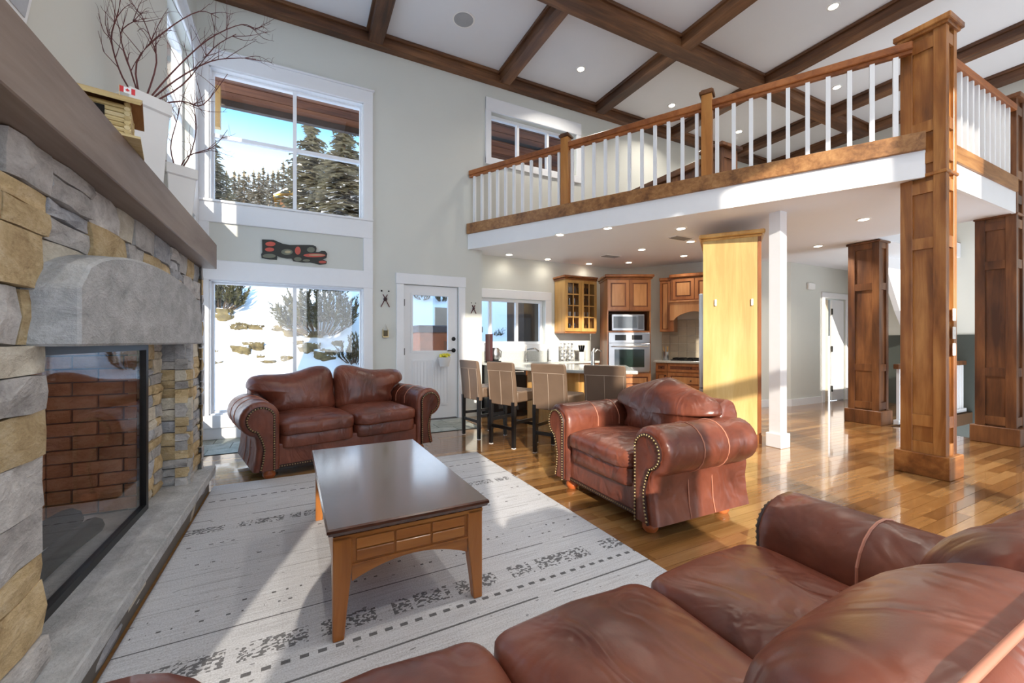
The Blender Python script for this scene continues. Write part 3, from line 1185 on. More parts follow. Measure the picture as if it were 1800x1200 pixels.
for lb, p0, p1, r_ in (('charred log lying at the back of the firebox', (-1.12, 2.35, 0.275), (-1.06, 2.95, 0.28), 0.06),
                       ('charred log lying in front in the firebox', (-0.955, 2.3, 0.262), (-0.935, 2.85, 0.262), 0.045)):
    tag(MB().tube([p0, ((p0[0] + p1[0]) / 2, (p0[1] + p1[1]) / 2, p0[2] + 0.012), p1], r_, 9).build('firewood_log', M_char, smooth=60), lb, 'log')
# mantel
MB().box(XL + 0.19, -0.60, 0.9, 4.09, MZ0, MZ1).build('mantel_beam', M_mantel, fp, bevel=0.004)
# drywall chimney breast
struct(MB().box(XL, -0.92, FY0, 4.10, MZ0 + 0.02, ZC).build('wall_chimney', M_wall))

# television, tilted forward above the mantel
tv = empty('wall_television', (-0.835, 1.60, 2.63))
tv.rotation_euler = (0, rad(9), 0)
tag(tv, 'tilted flat television with white bezel above the mantel', 'television')
MB().box(-0.02, 0.02, -0.55, 0.5, -0.32, 0.32).build('bezel', M_white, tv, local=True, bevel=0.006)
MB().box(0.02, 0.023, -0.52, 0.475, -0.295, 0.295).build('screen', plain('screen_reflection_grey', (176, 180, 190), 0.15), tv, local=True)  # pale grey stands in for the reflection in the screen
MB().box(-0.14, -0.02, -0.1, 0.1, -0.1, 0.1).build('bracket', M_blackm, tv, local=True)

# ---- log cabin model on the mantel
lc = empty('model_log_cabin', (-0.70, 2.19, MZ1), rad(12))
lc.scale = (0.74, 0.74, 0.74)
tag(lc, 'little wooden model log cabin on the mantel edge', 'model house')
M_log = wood('pale_model_log', (176, 150, 96), (206, 184, 130), (226, 208, 164), 'X', 0.6, grain=20)
M_roofb = wood('model_roof', (120, 80, 44), (150, 106, 64), (176, 134, 90), 'Y', 0.6)
MB().box(-0.17, 0.17, -0.17, 0.17, 0.0, 0.012).build('base_board', M_log, lc, local=True)
w_ = MB()
for i in range(7):
    z = 0.026 + i * 0.024
    MB().tube([(-0.13, -0.11, z), (0.13, -0.11, z)], 0.0125, 7).build('log', M_log, lc, local=True)
    MB().tube([(-0.13, 0.11, z), (0.13, 0.11, z)], 0.0125, 7).build('log', M_log, lc, local=True)
    MB().tube([(0.115, -0.125, z + 0.012), (0.115, 0.125, z + 0.012)], 0.0125, 7).build('log', M_log, lc, local=True)
    MB().tube([(-0.115, -0.125, z + 0.012), (-0.115, 0.125, z + 0.012)], 0.0125, 7).build('log', M_log, lc, local=True)
for s in (-1, 1):
    MB().extr([(0, 0.265), (0, 0.28), (s * 0.175, 0.19), (s * 0.175, 0.175)], lambda a, b, t: (t, a, b), -0.17, 0.17).build('roof_panel', M_log if s < 0 else M_roofb, lc, local=True)
MB().extr([(-0.11, 0.19), (0.11, 0.19), (0, 0.265)], lambda a, b, t: (t, a, b), 0.10, 0.118).build('gable', M_roofb, lc, local=True)
MB().box(-0.05, 0.03, -0.128, -0.118, 0.05, 0.15).build('doorway', M_char, lc, local=True)
MB().extr([(0.119, 0.05), (0.124, 0.05), (0.124, 0.11), (0.119, 0.11)], lambda a, b, t: (a, t, b), -0.05, 0.05).build('window_frame', M_white, lc, local=True)
fl = empty('small_flag', (-0.60, 2.13, MZ1 + 0.185), rad(-70))
fl.scale = (0.5, 0.5, 0.5)
tag(fl, 'tiny red and white maple leaf flag on the model cabin gable', 'flag')
M_red = plain('flag_red', (206, 44, 50), 0.6)
for a, b, mt, nm in ((-0.045, -0.022, M_red, 'red_bar'), (-0.022, 0.022, M_white, 'white_field'), (0.022, 0.045, M_red, 'red_bar')):
    MB().box(-0.001, 0.002, a, b, 0, 0.045).build(nm, mt, fl, local=True)
leaf = [(0, -0.014), (0.002, -0.006), (0.011, -0.007), (0.009, -0.002), (0.014, 0.003), (0.007, 0.005), (0.006, 0.009), (0, 0.015),
        (-0.006, 0.009), (-0.007, 0.005), (-0.014, 0.003), (-0.009, -0.002), (-0.011, -0.007), (-0.002, -0.006)]
MB().extr(leaf, lambda a, b, t: (t, a, b + 0.022), 0.0022, 0.0032).build('maple_leaf', M_red, fl, local=True)
MB().tube([(-0.005, -0.047, -0.03), (-0.005, -0.047, 0.05)], 0.0025, 5).build('flag_stick', M_log, fl, local=True)

# ---- planters with red twigs
def planter(x, y, w0, w1, h, rz, label):
    r = empty('square_planter', (x, y, MZ1), rz)
    tag(r, label, 'planter', 'white planters on the mantel')
    m = MB()
    rr = []
    for k, z in ((w0, 0.0), (w1, h - 0.07), (w1 * 1.1, h - 0.068), (w1 * 1.1, h), (w1 * 0.92, h), (w1 * 0.9, h - 0.04)):
        rr.append([(-k, -k, z), (k, -k, z), (k, k, z), (-k, k, z)])
    m.loft(rr).build('pot', M_ceramic, r, local=True, bevel=0.004)
    MB().box(-w1 * 0.86, w1 * 0.86, -w1 * 0.86, w1 * 0.86, h - 0.06, h - 0.035).build('soil', M_char, r, local=True)
    return r


planter(-0.745, 2.86, 0.062, 0.085, 0.50, rad(38), 'tall white square planter of red twigs beside the model log cabin')
planter(-0.735, 3.52, 0.06, 0.08, 0.38, rad(30), 'shorter white square planter of twigs near the far mantel end')


def twigs(name, label, base, paths, seed, nside=5):
    rng = random.Random(seed)
    m = MB()

    def grow(pts, r, lvl):
        P = [Vector(p) for p in pts]
        # smooth the path
        sm = []
        for i in range(len(P) - 1):
            for k in range(4):
                t = k / 4
                p0, p1, p2, p3 = P[max(i - 1, 0)], P[i], P[i + 1], P[min(i + 2, len(P) - 1)]
                sm.append(0.5 * ((2 * p1) + (p2 - p0) * t + (2 * p0 - 5 * p1 + 4 * p2 - p3) * t * t + (3 * p1 - p0 - 3 * p2 + p3) * t ** 3))
        sm.append(P[-1])
        for p in sm:
            if p.y < 4.12:
                p.x = max(p.x, -0.895)
        m.tube(sm, r, 5, r * 0.35)
        if lvl < 2:
            for _ in range(nside if lvl == 0 else 2):
                i = rng.randrange(len(sm) // 3, len(sm) - 1)
                d = (sm[i + 1] - sm[i]).normalized()
                s = Vector((rng.uniform(-1, 1), rng.uniform(-1, 1), rng.uniform(-0.3, 1))).normalized()
                q = (d * 0.7 + s * 0.8).normalized()
                L = rng.uniform(0.08, 0.24) * (1 if lvl == 0 else 0.5)
                grow([sm[i], sm[i] + q * L * 0.5 + Vector((0, 0, rng.uniform(-0.02, 0.02))), sm[i] + q * L + Vector((0, 0, rng.uniform(-.03, 0.03)))], r * 0.45, lvl + 1)
    for pp in paths:
        grow([base] + pp, 0.0048, 0)
    o = m.build(name, M_twig, smooth=180)
    return tag(o, label, 'branches')


B1 = Vector((-0.745, 2.86, MZ1 + 0.46))
D = lambda l, d: [at_d(x, y, dd) for (x, y), dd in zip(l, d)]
twigs('red_twig_branches', 'spray of bare red twigs in the tall mantel planter', B1, [
    D([(215, 135), (196, 70), (208, 20), (215, -25)], [2.2, 2.15, 2.1, 2.1]),
    D([(240, 110), (290, 55), (350, 20), (385, 32)], [2.25, 2.35, 2.5, 2.55]),
    D([(300, 130), (365, 70), (425, 43), (452, 55)], [2.35, 2.5, 2.65, 2.7]),
    D([(310, 140), (370, 108), (420, 102), (450, 104)], [2.35, 2.5, 2.6, 2.65]),
    D([(320, 150), (375, 85), (415, 60)], [2.3, 2.4, 2.45]),
    D([(230, 125), (212, 60), (240, 35)], [2.25, 2.2, 2.2]),
    D([(275, 110), (262, 60), (246, 20)], [2.25, 2.3, 2.3]),
    D([(318, 178), (357, 184), (400, 130)], [2.3, 2.4, 2.5]),
], 4, 10)
B2 = Vector((-0.735, 3.52, MZ1 + 0.34))
twigs('red_twig_branches', 'smaller bunch of bare twigs in the shorter mantel planter', B2, [
    D([(285, 270), (290, 225), (288, 190)], [2.75, 2.75, 2.7]),
    D([(335, 270), (345, 220), (335, 165)], [2.85, 2.85, 2.8]),
    D([(330, 275), (375, 258), (400, 228)], [2.85, 2.95, 3.0]),
    D([(300, 260), (310, 215), (320, 175)], [2.8, 2.8, 2.75]),
    D([(278, 275), (276, 250), (282, 235)], [2.75, 2.7, 2.7]),
], 9, 7)


# ================================================================ LEATHER SUITE
def arm_outline(k=0.0):
    P = [(0.0 + k, 0.085), (0.0 + k, 0.30), (0.0 + k, 0.50)]
    cx, cz, r = 0.15, 0.53, 0.155 - k
    for i in range(1, 17):
        a = math.pi - math.pi * i / 16 * 1.42
        P.append((cx + r * math.cos(a), cz + r * math.sin(a)))
    P += [(0.185 - k * 0.8, 0.36), (0.175 - k, 0.28), (0.185 - k, 0.18), (0.205 - k, 0.085)]
    return P


def resample(P, step):
    out, acc = [], 0.0
    for i in range(len(P) - 1):
        a, b = Vector(P[i]), Vector(P[i + 1])
        L = (b - a).length
        while acc < L:
            out.append(a + (b - a) * (acc / L))
            acc += step
        acc -= L
    return out


def suite(name, label, loc, rz, hw, n, cat, depth=0.88, sofa=False):
    ak = 0.94 if sofa else 1.0
    arm_profile = lambda k=0.0: [(a, b * ak) for a, b in arm_outline(k)]
    R = empty(name, loc, rz)
    tag(R, label, cat)
    # plinth with front rail
    MB().box(-hw - 0.17, hw + 0.17, 0.03, depth, 0.085, 0.30).build('base', M_leather, R, local=True, bevel=0.015, bseg=2)
    nm = MB()
    for s in (-1, 1):
        P = arm_profile()
        rings = []
        for y, k in ((0.0, 0.035), (0.004, 0.016), (0.02, 0.003), (0.05, 0.0), (0.25, 0.0), (0.5, 0.0), (depth - 0.12, 0.0), (depth - 0.04, 0.012), (depth - 0.0, 0.04)):
            Pk = arm_profile(k) if k else P
            if y > 0.4:
                Pk = [p0 if p0[1] < 0.37 else p1 for p0, p1 in zip(P, Pk)]
            rings.append([(s * (hw + a), y, b) for a, b in Pk])
        if s < 0:
            rings = [r[::-1] for r in rings]
        arm = MB().loft(rings[::-1]).build('arm', M_leather, R, local=True, smooth=50)
        Q = arm_profile(0.048)
        m = MB()
        m.extr([(s * (hw + a), b) for a, b in Q], lambda a, b, t: (a, t, b), -0.016, 0.01)
        m.build('front_panel', M_leather, arm, local=True, bevel=0.01, bseg=2, smooth=40)
        MB().tube([(s * (hw + a), -0.014, b) for a, b in arm_profile(0.05)], 0.010, 5).build('dark_welt', M_nailgap, arm, local=True, smooth=60)
        for q in resample(arm_profile(0.052)[:-1] + [(0.155, 0.09)], 0.021):
            nm.ball((s * (hw + q.x), -0.023, q.y), 0.0075, 6, 4)
        # welt seams across the roll
        for yy in (0.30, 0.52):
            ring = arm_profile(-0.0015)[2:19]
            pts = [(s * (hw + a), yy, b) for a, b in ring]
            MB().tube(pts, 0.004, 5).build('seam', M_piping, arm, local=True)
            MB().tube([(s * (hw + 0.178), yy, 0.33), (s * (hw + 0.187), yy, 0.18), (s * (hw + 0.207), yy, 0.09)], 0.0035, 5).build('seam', M_piping, arm, local=True)
    x = -hw - 0.15
    while x < hw + 0.15:
        nm.ball((x, 0.026, 0.10), 0.0075, 6, 4)
        x += 0.021
    k = nm.build('nailhead_trim', M_brass, R, local=True, smooth=180)
    k['kind'] = 'stuff'
    MB().box(-hw - 0.16, hw + 0.16, 0.022, 0.031, 0.087, 0.113).build('nail_band', M_nailgap, R, local=True)
    # seats
    sw = 2 * hw / n
    for i in range(n):
        cx = -hw + sw * (i + 0.5)
        MB().sell((cx, 0.34, 0.315), sw / 2 - 0.004, 0.345, 0.075, 0.25, 0.22, 36, 14).build('seat_pad', M_leather, R, local=True, smooth=180)
        m = MB().sell((cx, 0.35, 0.425), sw / 2 + 0.004, 0.385, 0.075, 0.42, 0.26, 40, 16, 0.0)
        for j, p in enumerate(m.v):
            f = (1 - ((p.x - cx) / (sw / 2)) ** 2) * max(0, 1 - ((p.y - 0.35) / 0.385) ** 2)
            if p.z > 0.43:
                p.z += 0.028 * f
            p.z += 0.006 * math.sin(p.x * 23 + p.y * 9 + i)
        m.build('seat_cushion', M_leather, R, local=True, smooth=180)
    # back frame with rolled top
    prof = [(depth - 0.24, 0.1), (depth - 0.02, 0.1), (depth, 0.45), (depth + 0.0, 0.70), (depth - 0.03, 0.775), (depth - 0.09, 0.80), (depth - 0.15, 0.77), (depth - 0.2, 0.68)]
    MB().extr(prof, lambda a, b, t: (t, a, b), -hw - 0.13, hw + 0.13).build('back_frame', M_leather, R, local=True, bevel=0.035, bseg=3, smooth=50)
    # back cushions
    tilt = 0.20
    yb = depth - 0.235

    def fn(a, b, t):
        return (a, yb + t + (b - 0.45) * tilt, b)

    def puffcush(outl, c, T, fl=0.35):
        m = MB().puff(outl, T, fn, c, rings=9, q=2.8, flat_back=fl)
        for p in m.v:
            w_ = mnoise.noise(Vector((p.x * 9, p.z * 3.0, 1.3 + loc[0]))) * 0.012
            p.y += w_
        o = m.build('back_cushion', M_leather, R, local=True, smooth=180)
        return o

    def smoothline(P, k=6):
        out_ = []
        N = len(P)
        for i in range(N):
            p0, p1, p2, p3 = [Vector(P[(i + j) % N]) for j in (-1, 0, 1, 2)]
            for q in range(k):
                t = q / k
                v = 0.5 * ((2 * p1) + (p2 - p0) * t + (2 * p0 - 5 * p1 + 4 * p2 - p3) * t * t + (3 * p1 - p0 - 3 * p2 + p3) * t ** 3)
                out_.append((v.x, v.y))
        return out_
    top = 0.93 if not sofa else 0.895
    wing = 0.155
    if n == 1:
        P = [(-hw - wing + 0.02, 0.70), (-hw - 0.07, 0.79), (-hw * 0.5, 0.87), (0, 0.915), (hw * 0.5, 0.87), (hw + 0.07, 0.79), (hw + wing - 0.02, 0.70),
             (hw + 0.04, 0.665), (hw - 0.03, 0.58), (hw - 0.04, 0.47), (0, 0.43), (-hw + 0.04, 0.47), (-hw + 0.03, 0.58), (-hw - 0.04, 0.665)]
        puffcush(smoothline(P, 5), (0, 0.66), 0.20)
    else:
        for i in range(n):
            a, b = -hw + sw * i, -hw + sw * (i + 1)
            L, Rr = (i == 0), (i == n - 1)
            P = []
            if L:
                P += [(a + 0.02, 0.49), (a + 0.01, 0.60), (a - 0.06, 0.68), (a - wing, 0.74), (a - wing + 0.02, 0.83), (a - 0.04, 0.865), (a + sw * 0.35, 0.87)]
            else:
                P += [(a + 0.02, 0.47), (a + 0.006, 0.65), (a + 0.006, 0.83), (a + 0.06, top - 0.01), (a + sw * 0.3, top)]
            if Rr:
                P += [(b - sw * 0.35, 0.87), (b + 0.04, 0.865), (b + wing - 0.02, 0.83), (b + wing, 0.74), (b + 0.06, 0.68), (b - 0.01, 0.60), (b - 0.02, 0.49)]
            else:
                P += [(b - sw * 0.3, top), (b - 0.06, top - 0.01), (b - 0.006, 0.83), (b - 0.006, 0.65), (b - 0.02, 0.47)]
            P.append(((a + b) / 2, 0.44))
            # even spread of the top corner on two-seaters: peak at the inner side
            ol = smoothline(P, 5)
            o = puffcush(ol, ((a + b) / 2, 0.68), 0.175, 0.45 if sofa else 0.35)
            if sofa:
                pts = [fn(q[0], q[1], 0.02) for q in ol if q[1] > 0.62]
                pts = [Vector(p) + Vector((0, 0.0, 0.004)) for p in pts]
                MB().tube(pts, 0.0042, 7).build('piping', M_piping, o, local=True, smooth=180)
    for sx_ in (-1, 1):
        for yy in (0.09, depth - 0.1):
            MB().lathe([(0.0001, 0), (0.035, 0), (0.05, 0.02), (0.052, 0.04), (0.042, 0.062), (0.038, 0.088), (0.0001, 0.088)], (sx_ * (hw + 0.07), yy, 0.0), 16).build('bun_foot', M_bun, R, local=True, smooth=50)
    return R


suite('leather_loveseat', 'brown leather two-seat loveseat in front of the snowy window', (0.49, 4.32, 0), rad(13.6), 0.66, 2, 'loveseat')
suite('leather_armchair', 'brown leather armchair beside the bar stools', (1.90, 2.385, 0), rad(-91), 0.365, 1, 'armchair', depth=0.86)
suite('leather_sofa', 'brown leather three-seat sofa in the near foreground seen from behind', (0.655, 0.912, 0.012), rad(180), 0.77, 3, 'sofa', depth=0.90, sofa=True)

# ================================================================ COFFEE TABLE
ct = empty('coffee_table', (0.425, 2.43, 0), rad(1.0))
tag(ct, 'cherry wood coffee table with dark top standing on the striped rug', 'coffee table')
hx_, hy_ = 0.345, 0.675
m = MB()
rr = []
for k, z in ((-0.028, 0.425), (-0.022, 0.435), (-0.008, 0.440), (-0.004, 0.450), (0, 0.453), (0, 0.464), (-0.006, 0.470)):
    rr.append([(-hx_ - k, -hy_ - k, z), (hx_ + k, -hy_ - k, z), (hx_ + k, hy_ + k, z), (-hx_ - k, hy_ + k, z)] if False else
              [(-(hx_ + k), -(hy_ + k), z), (hx_ + k, -(hy_ + k), z), (hx_ + k, hy_ + k, z), (-(hx_ + k), hy_ + k, z)])
m.loft(rr).build('table_top', M_top, ct, local=True)
MB().box(-(hx_ - 0.024), hx_ - 0.024, -(hy_ - 0.024), hy_ - 0.024, 0.412, 0.427).build('top_moulding', M_tableX, ct, local=True)
for sx_ in (-1, 1):
    for sy_ in (-1, 1):
        cx, cy = sx_ * (hx_ - 0.06), sy_ * (hy_ - 0.06)
        rings = []
        for z, k, ox in ((0.012, 0.021, 0.018), (0.12, 0.026, 0.010), (0.26, 0.034, 0.0), (0.30, 0.036, 0.0), (0.425, 0.036, 0.0)):
            c0, c1 = cx + sx_ * (0.036 - k), cy + sy_ * (0.036 - k)
            rings.append([(c0 - k, c1 - k, z), (c0 + k, c1 - k, z), (c0 + k, c1 + k, z), (c0 - k, c1 + k, z)])
        MB().loft(rings).build('leg', M_table, ct, local=True, bevel=0.004)
for sy_ in (-1, 1):
    yy = sy_ * (hy_ - 0.045)
    w0 = hx_ - 0.096
    ap = [(-w0, 0.412), (-w0, 0.235)]
    for i in range(13):
        t = -1 + 2 * i / 12
        ap.append((t * w0, 0.235 + 0.055 * (1 - t * t)))
    ap += [(w0, 0.235), (w0, 0.412)]
    apo = MB().extr(ap, lambda a, b, t: (a, t, b), yy - 0.012, yy + 0.012).build('apron', M_tableX, ct, local=True)
    MB().box(-w0, w0, yy + sy_ * 0.012 - 0.006, yy + sy_ * 0.012 + 0.006, 0.298, 0.306).build('bead', M_table, apo, local=True)
    for i in range(3):
        for j in range(2):
            a = -w0 + 0.012 + (2 * w0 - 0.024) * i / 3
            b = a + (2 * w0 - 0.024) / 3
            c = 0.312 + j * 0.048
            f0 = yy + sy_ * 0.012
            MB().box(a + 0.004, b - 0.004, min(f0, f0 + sy_ * 0.008), max(f0, f0 + sy_ * 0.008), c + 0.002, c + 0.045).build('drawer_panel', M_tableX, apo, local=True, bevel=0.003)
for sx_ in (-1, 1):
    xx = sx_ * (hx_ - 0.045)
    w0 = hy_ - 0.096
    ap = [(-w0, 0.412), (-w0, 0.25)]
    for i in range(13):
        t = -1 + 2 * i / 12
        ap.append((t * w0, 0.25 + 0.05 * (1 - t * t)))
    ap += [(w0, 0.25), (w0, 0.412)]
    MB().extr(ap, lambda a, b, t: (t, a, b), xx - 0.012, xx + 0.012).build('apron', M_table, ct, local=True)


# ================================================================ RUG
def rugmat():
    m, t, b = newmat('striped_grey_rug')
    tcn = t.nodes.new('ShaderNodeTexCoord')
    sp = t.nodes.new('ShaderNodeSeparateXYZ')
    t.links.new(tcn.outputs['Object'], sp.inputs[0])
    X, Y = sp.outputs[0], sp.outputs[1]
    Y = mth(t, 'ADD', Y, mth(t, 'MULTIPLY', X, -0.02))

    def vec(sx_, sy_, off=0.0):
        cmb = t.nodes.new('ShaderNodeCombineXYZ')
        t.links.new(mth(t, 'MULTIPLY_ADD', X, sx_, off), cmb.inputs[0])
        t.links.new(mth(t, 'MULTIPLY', Y, sy_), cmb.inputs[1])
        return cmb.outputs[0]
    streak = noise(t, vec(2.5, 60), 1.6, 5, 0.7)
    grain_ = noise(t, vec(150, 170), 1.0, 3, 0.8)
    f = mth(t, 'ADD', mth(t, 'MULTIPLY', streak, 0.4), mth(t, 'MULTIPLY', grain_, 0.6))
    col = ramp(t, f, [(0.30, lin((138, 137, 140))), (0.47, lin((200, 201, 205))), (0.62, lin((226, 228, 233)))])
    dark = lin((58, 56, 58))

    def band(y0, hw_):
        return mth(t, 'LESS_THAN', mth(t, 'ABSOLUTE', mth(t, 'SUBTRACT', Y, y0)), hw_)
    for i, (y0, hw_, thr) in enumerate(((1.645, 0.005, 0.40), (2.075, 0.0035, 0.42), (2.33, 0.0025, 0.5), (2.50, 0.003, 0.47), (2.62, 0.0025, 0.45), (2.66, 0.002, 0.45),
                                        (2.80, 0.0025, 0.5), (2.93, 0.003, 0.46), (3.05, 0.0025, 0.5), (3.38, 0.004, 0.42), (3.60, 0.003, 0.42), (3.92, 0.0035, 0.42), (1.25, 0.004, 0.42), (0.95, 0.004, 0.45))):
        br = mth(t, 'GREATER_THAN', noise(t, vec(2.2, 0.0, 13.7 * i), 1.0, 1), thr)
        col = mixc(t, mth(t, 'MULTIPLY', mth(t, 'MULTIPLY', band(y0, hw_), br), 0.8 if hw_ > 0.0032 else 0.4), col, dark)
    for i, (y0, hw_, fr_, duty) in enumerate(((1.755, 0.010, 16, 0.5), (3.76, 0.008, 15, 0.6), (2.18, 0.006, 21, 0.35), (2.27, 0.007, 17, 0.3), (2.98, 0.006, 19, 0.4), (2.74, 0.006, 14, 0.3))):
        dt = mth(t, 'LESS_THAN', mth(t, 'FRACT', mth(t, 'MULTIPLY', mth(t, 'ADD', X, 5.0), fr_)), duty)
        if i > 1:
            dt = mth(t, 'MULTIPLY', dt, mth(t, 'GREATER_THAN', noise(t, vec(9, 0.0, 3.1 * i), 1.0, 1), 0.52))
        col = mixc(t, mth(t, 'MULTIPLY', mth(t, 'MULTIPLY', band(y0, hw_), dt), 0.8), col, dark)
    for i, (y0, hw_) in enumerate(((1.885, 0.052), (3.21, 0.045), (0.7, 0.05))):
        vo = nd(t, 'ShaderNodeTexVoronoi', distance='CHEBYCHEV')
        t.links.new(vec(75, 95, 7.7 * i), vo.inputs['Vector'])
        vo.inputs['Scale'].default_value = 1.0
        sc_ = nd(t, 'ShaderNodeSeparateColor')
        t.links.new(vo.outputs['Color'], sc_.inputs[0])
        g = mth(t, 'GREATER_THAN', sc_.outputs[0], 0.52)
        ch = mth(t, 'GREATER_THAN', noise(t, vec(7, 0.0, 5.1 * i), 1.0, 1), 0.44)
        col = mixc(t, mth(t, 'MULTIPLY', mth(t, 'MULTIPLY', band(y0, hw_), mth(t, 'MULTIPLY', g, ch)), 0.75), col, dark)
    sp2 = mth(t, 'GREATER_THAN', noise(t, vec(22, 44, 3), 1.0, 1), 0.735)
    col = mixc(t, mth(t, 'MULTIPLY', sp2, 0.55), col, dark)
    t.links.new(col, b.inputs['Base Color'])
    b.inputs['Roughness'].default_value = 0.95
    b.inputs['Specular IOR Level'].default_value = 0.1
    bump(t, b, grain_, 0.5, 0.004)
    return m


tag(MB().box(-0.632, 1.70, -0.05, 4.16, -0.004, 0.012).build('area_rug', rugmat(), bevel=0.004, origin='world'),
    'large grey and white striped area rug under the coffee table', 'rug')
struct(MB().box(XL, 1.55, -0.1, 4.05, -0.014, -0.004).build('floor_under_rug', M_plank))
# ================================================================ KITCHEN
CT0, CT1 = 0.82, 0.86       # worktop


def pdoor(R, x0, x1, z0, z1, y=0.0, mat=None, pmat=None, knob=None, name='door', glaze=True):
    """framed door in a cabinet front (local frame, front faces -y)"""
    mat, pmat = mat or M_cab, pmat or M_cabp
    s = min(0.055, (x1 - x0) * 0.22, (z1 - z0) * 0.3)
    m = MB()
    for q in cells(x0 + 0.003, x1 - 0.003, z0 + 0.003, z1 - 0.003, [(x0 + s, x1 - s, z0 + s, z1 - s)]):
        m.box(q[0], q[1], y - 0.02, y, q[2], q[3])
    d = m.build(name, mat, R, local=True)
    MB().box(x0 + s, x1 - s, y - 0.008, y - 0.002, z0 + s, z1 - s).build('glazed_recess', M_glaze, d, local=True)
    g = 0.022 if (x1 - x0) > 0.2 else 0.012
    if (z1 - z0) > 0.16:
        MB().box(x0 + s + g, x1 - s - g, y - 0.016, y - 0.007, z0 + s + g, z1 - s - g).build('panel', pmat, d, local=True, bevel=0.004)
    if knob:
        MB().ball((knob[0], y - 0.03, knob[1]), 0.012, 8, 6).build('knob', M_blackm, d, local=True, smooth=180)
    return d


# ---- window run of base cabinets + worktop
def base_unit(loc, rz, w, label, kinds, name='base_cabinet', depth=0.58, mat=None, cat='cabinet'):
    R = empty(name, (loc[0], loc[1], 0), rz)
    tag(R, label, cat)
    MB().box(0.002, w - 0.002, 0.02, depth, 0.09, CT0).build('body', mat or M_cab, R, local=True)
    MB().box(0.002, w - 0.002, 0.07, depth, 0.0, 0.09).build('toe_kick', M_black, R, local=True)
    for k in kinds:
        if k[0] == 'drawer':
            pdoor(R, k[1], k[2], k[3], k[4], 0.02, name='drawer', knob=((k[1] + k[2]) / 2, (k[3] + k[4]) / 2))
        else:
            pdoor(R, k[1], k[2], k[3], k[4], 0.02, knob=(k[2] - 0.03, k[4] - 0.06))
    return R


fyk = YK - 0.62
base_unit((3.28, fyk), 0, 0.85, 'base cabinet under the kitchen sink', [('drawer', 0, 0.42, 0.66, 0.81), ('drawer', 0.43, 0.85, 0.66, 0.81), ('door', 0, 0.42, 0.1, 0.65), ('door', 0.43, 0.85, 0.1, 0.65)])
base_unit((4.14, fyk), 0, 0.60, 'base cabinet between sink and wall oven', [('drawer', 0, 0.6, 0.66, 0.81), ('door', 0, 0.6, 0.1, 0.65)])
R = empty('dishwasher', (2.64, fyk, 0))
tag(R, 'black dishwasher at the left end of the window counter', 'dishwasher')
MB().box(0.005, 0.62, 0.02, 0.58, 0.0, CT0 - 0.003).build('body', M_black, R, local=True)
MB().box(0.01, 0.615, 0.0, 0.02, 0.1, CT0 - 0.01).build('front', M_black, R, local=True)
MB().tube([(0.06, -0.03, 0.72), (0.56, -0.03, 0.72)], 0.01, 6).build('handle', M_steel, R, local=True)
m = MB().box(2.625, 4.74, fyk - 0.03, YK - 0.03, CT0, CT1)
tag(m.build('kitchen_worktop', M_granite, bevel=0.006), 'pale granite worktop below the kitchen window', 'worktop')
tag(MB().box(2.625, 4.9, YK - 0.028, YK - 0.004, CT1, 1.03).build('backsplash', M_granite), 'pale granite upstand behind the kitchen sink', 'backsplash')

# ---- glass-front wall cabinet
R = empty('glass_wall_cabinet', (4.20, YK - 0.345, 1.38))
tag(R, 'honey wall cabinet with two mullioned glass doors beside the kitchen window', 'cabinet')
gw, gh = 0.70, 0.93
m = MB()
m.box(0, 0.018, 0, 0.33, 0, gh)
m.box(gw - 0.018, gw, 0, 0.33, 0, gh)
m.box(0.018, gw - 0.018, 0, 0.33, 0, 0.02)
m.box(0.018, gw - 0.018, 0, 0.33, gh - 0.02, gh)
m.box(0.018, gw - 0.018, 0.315, 0.33, 0.02, gh - 0.02)
m.build('carcass', M_honey, R, local=True)
for z in (0.24, 0.46, 0.68):
    MB().box(0.02, gw - 0.02, 0.02, 0.31, z, z + 0.012).build('shelf', M_honey, R, local=True)
for a in (0.0, gw / 2):
    b = a + gw / 2
    m = MB()
    for q in cells(a + 0.003, b - 0.003, 0.003, gh - 0.003, [(a + 0.055, b - 0.055, 0.06, gh - 0.06)]):
        m.box(q[0], q[1], -0.02, 0, q[2], q[3])
    d = m.build('door', M_honey, R, local=True)
    MB().box((a + b) / 2 - 0.009, (a + b) / 2 + 0.009, -0.018, -0.002, 0.06, gh - 0.06).build('muntin', M_honey, d, local=True)
    for i in (1, 2, 3):
        z = 0.06 + (gh - 0.12) * i / 4
        MB().box(a + 0.055, b - 0.055, -0.017, -0.003, z - 0.009, z + 0.009).build('muntin', M_honey, d, local=True)
    MB().box(a + 0.055, b - 0.055, -0.010, -0.006, 0.06, gh - 0.06).build('pane', M_cglass, d, local=True)
m = MB()
m.box(-0.03, gw, -0.05, 0.33, gh, gh + 0.03)
m.box(-0.05, gw, -0.07, 0.33, gh + 0.03, gh + 0.07)
m.build('crown', M_cab, R, local=True, bevel=0.012)
MB().box(0, gw, 0.0, 0.33, -0.03, 0.0).build('light_rail', M_cab, R, local=True)
rg2 = random.Random(2)
M_gl2 = glass('drinking_glass', (0.9, 0.93, 0.95), 0.12)
lab = {0: 'bottom', 1: 'second', 2: 'third', 3: 'top'}
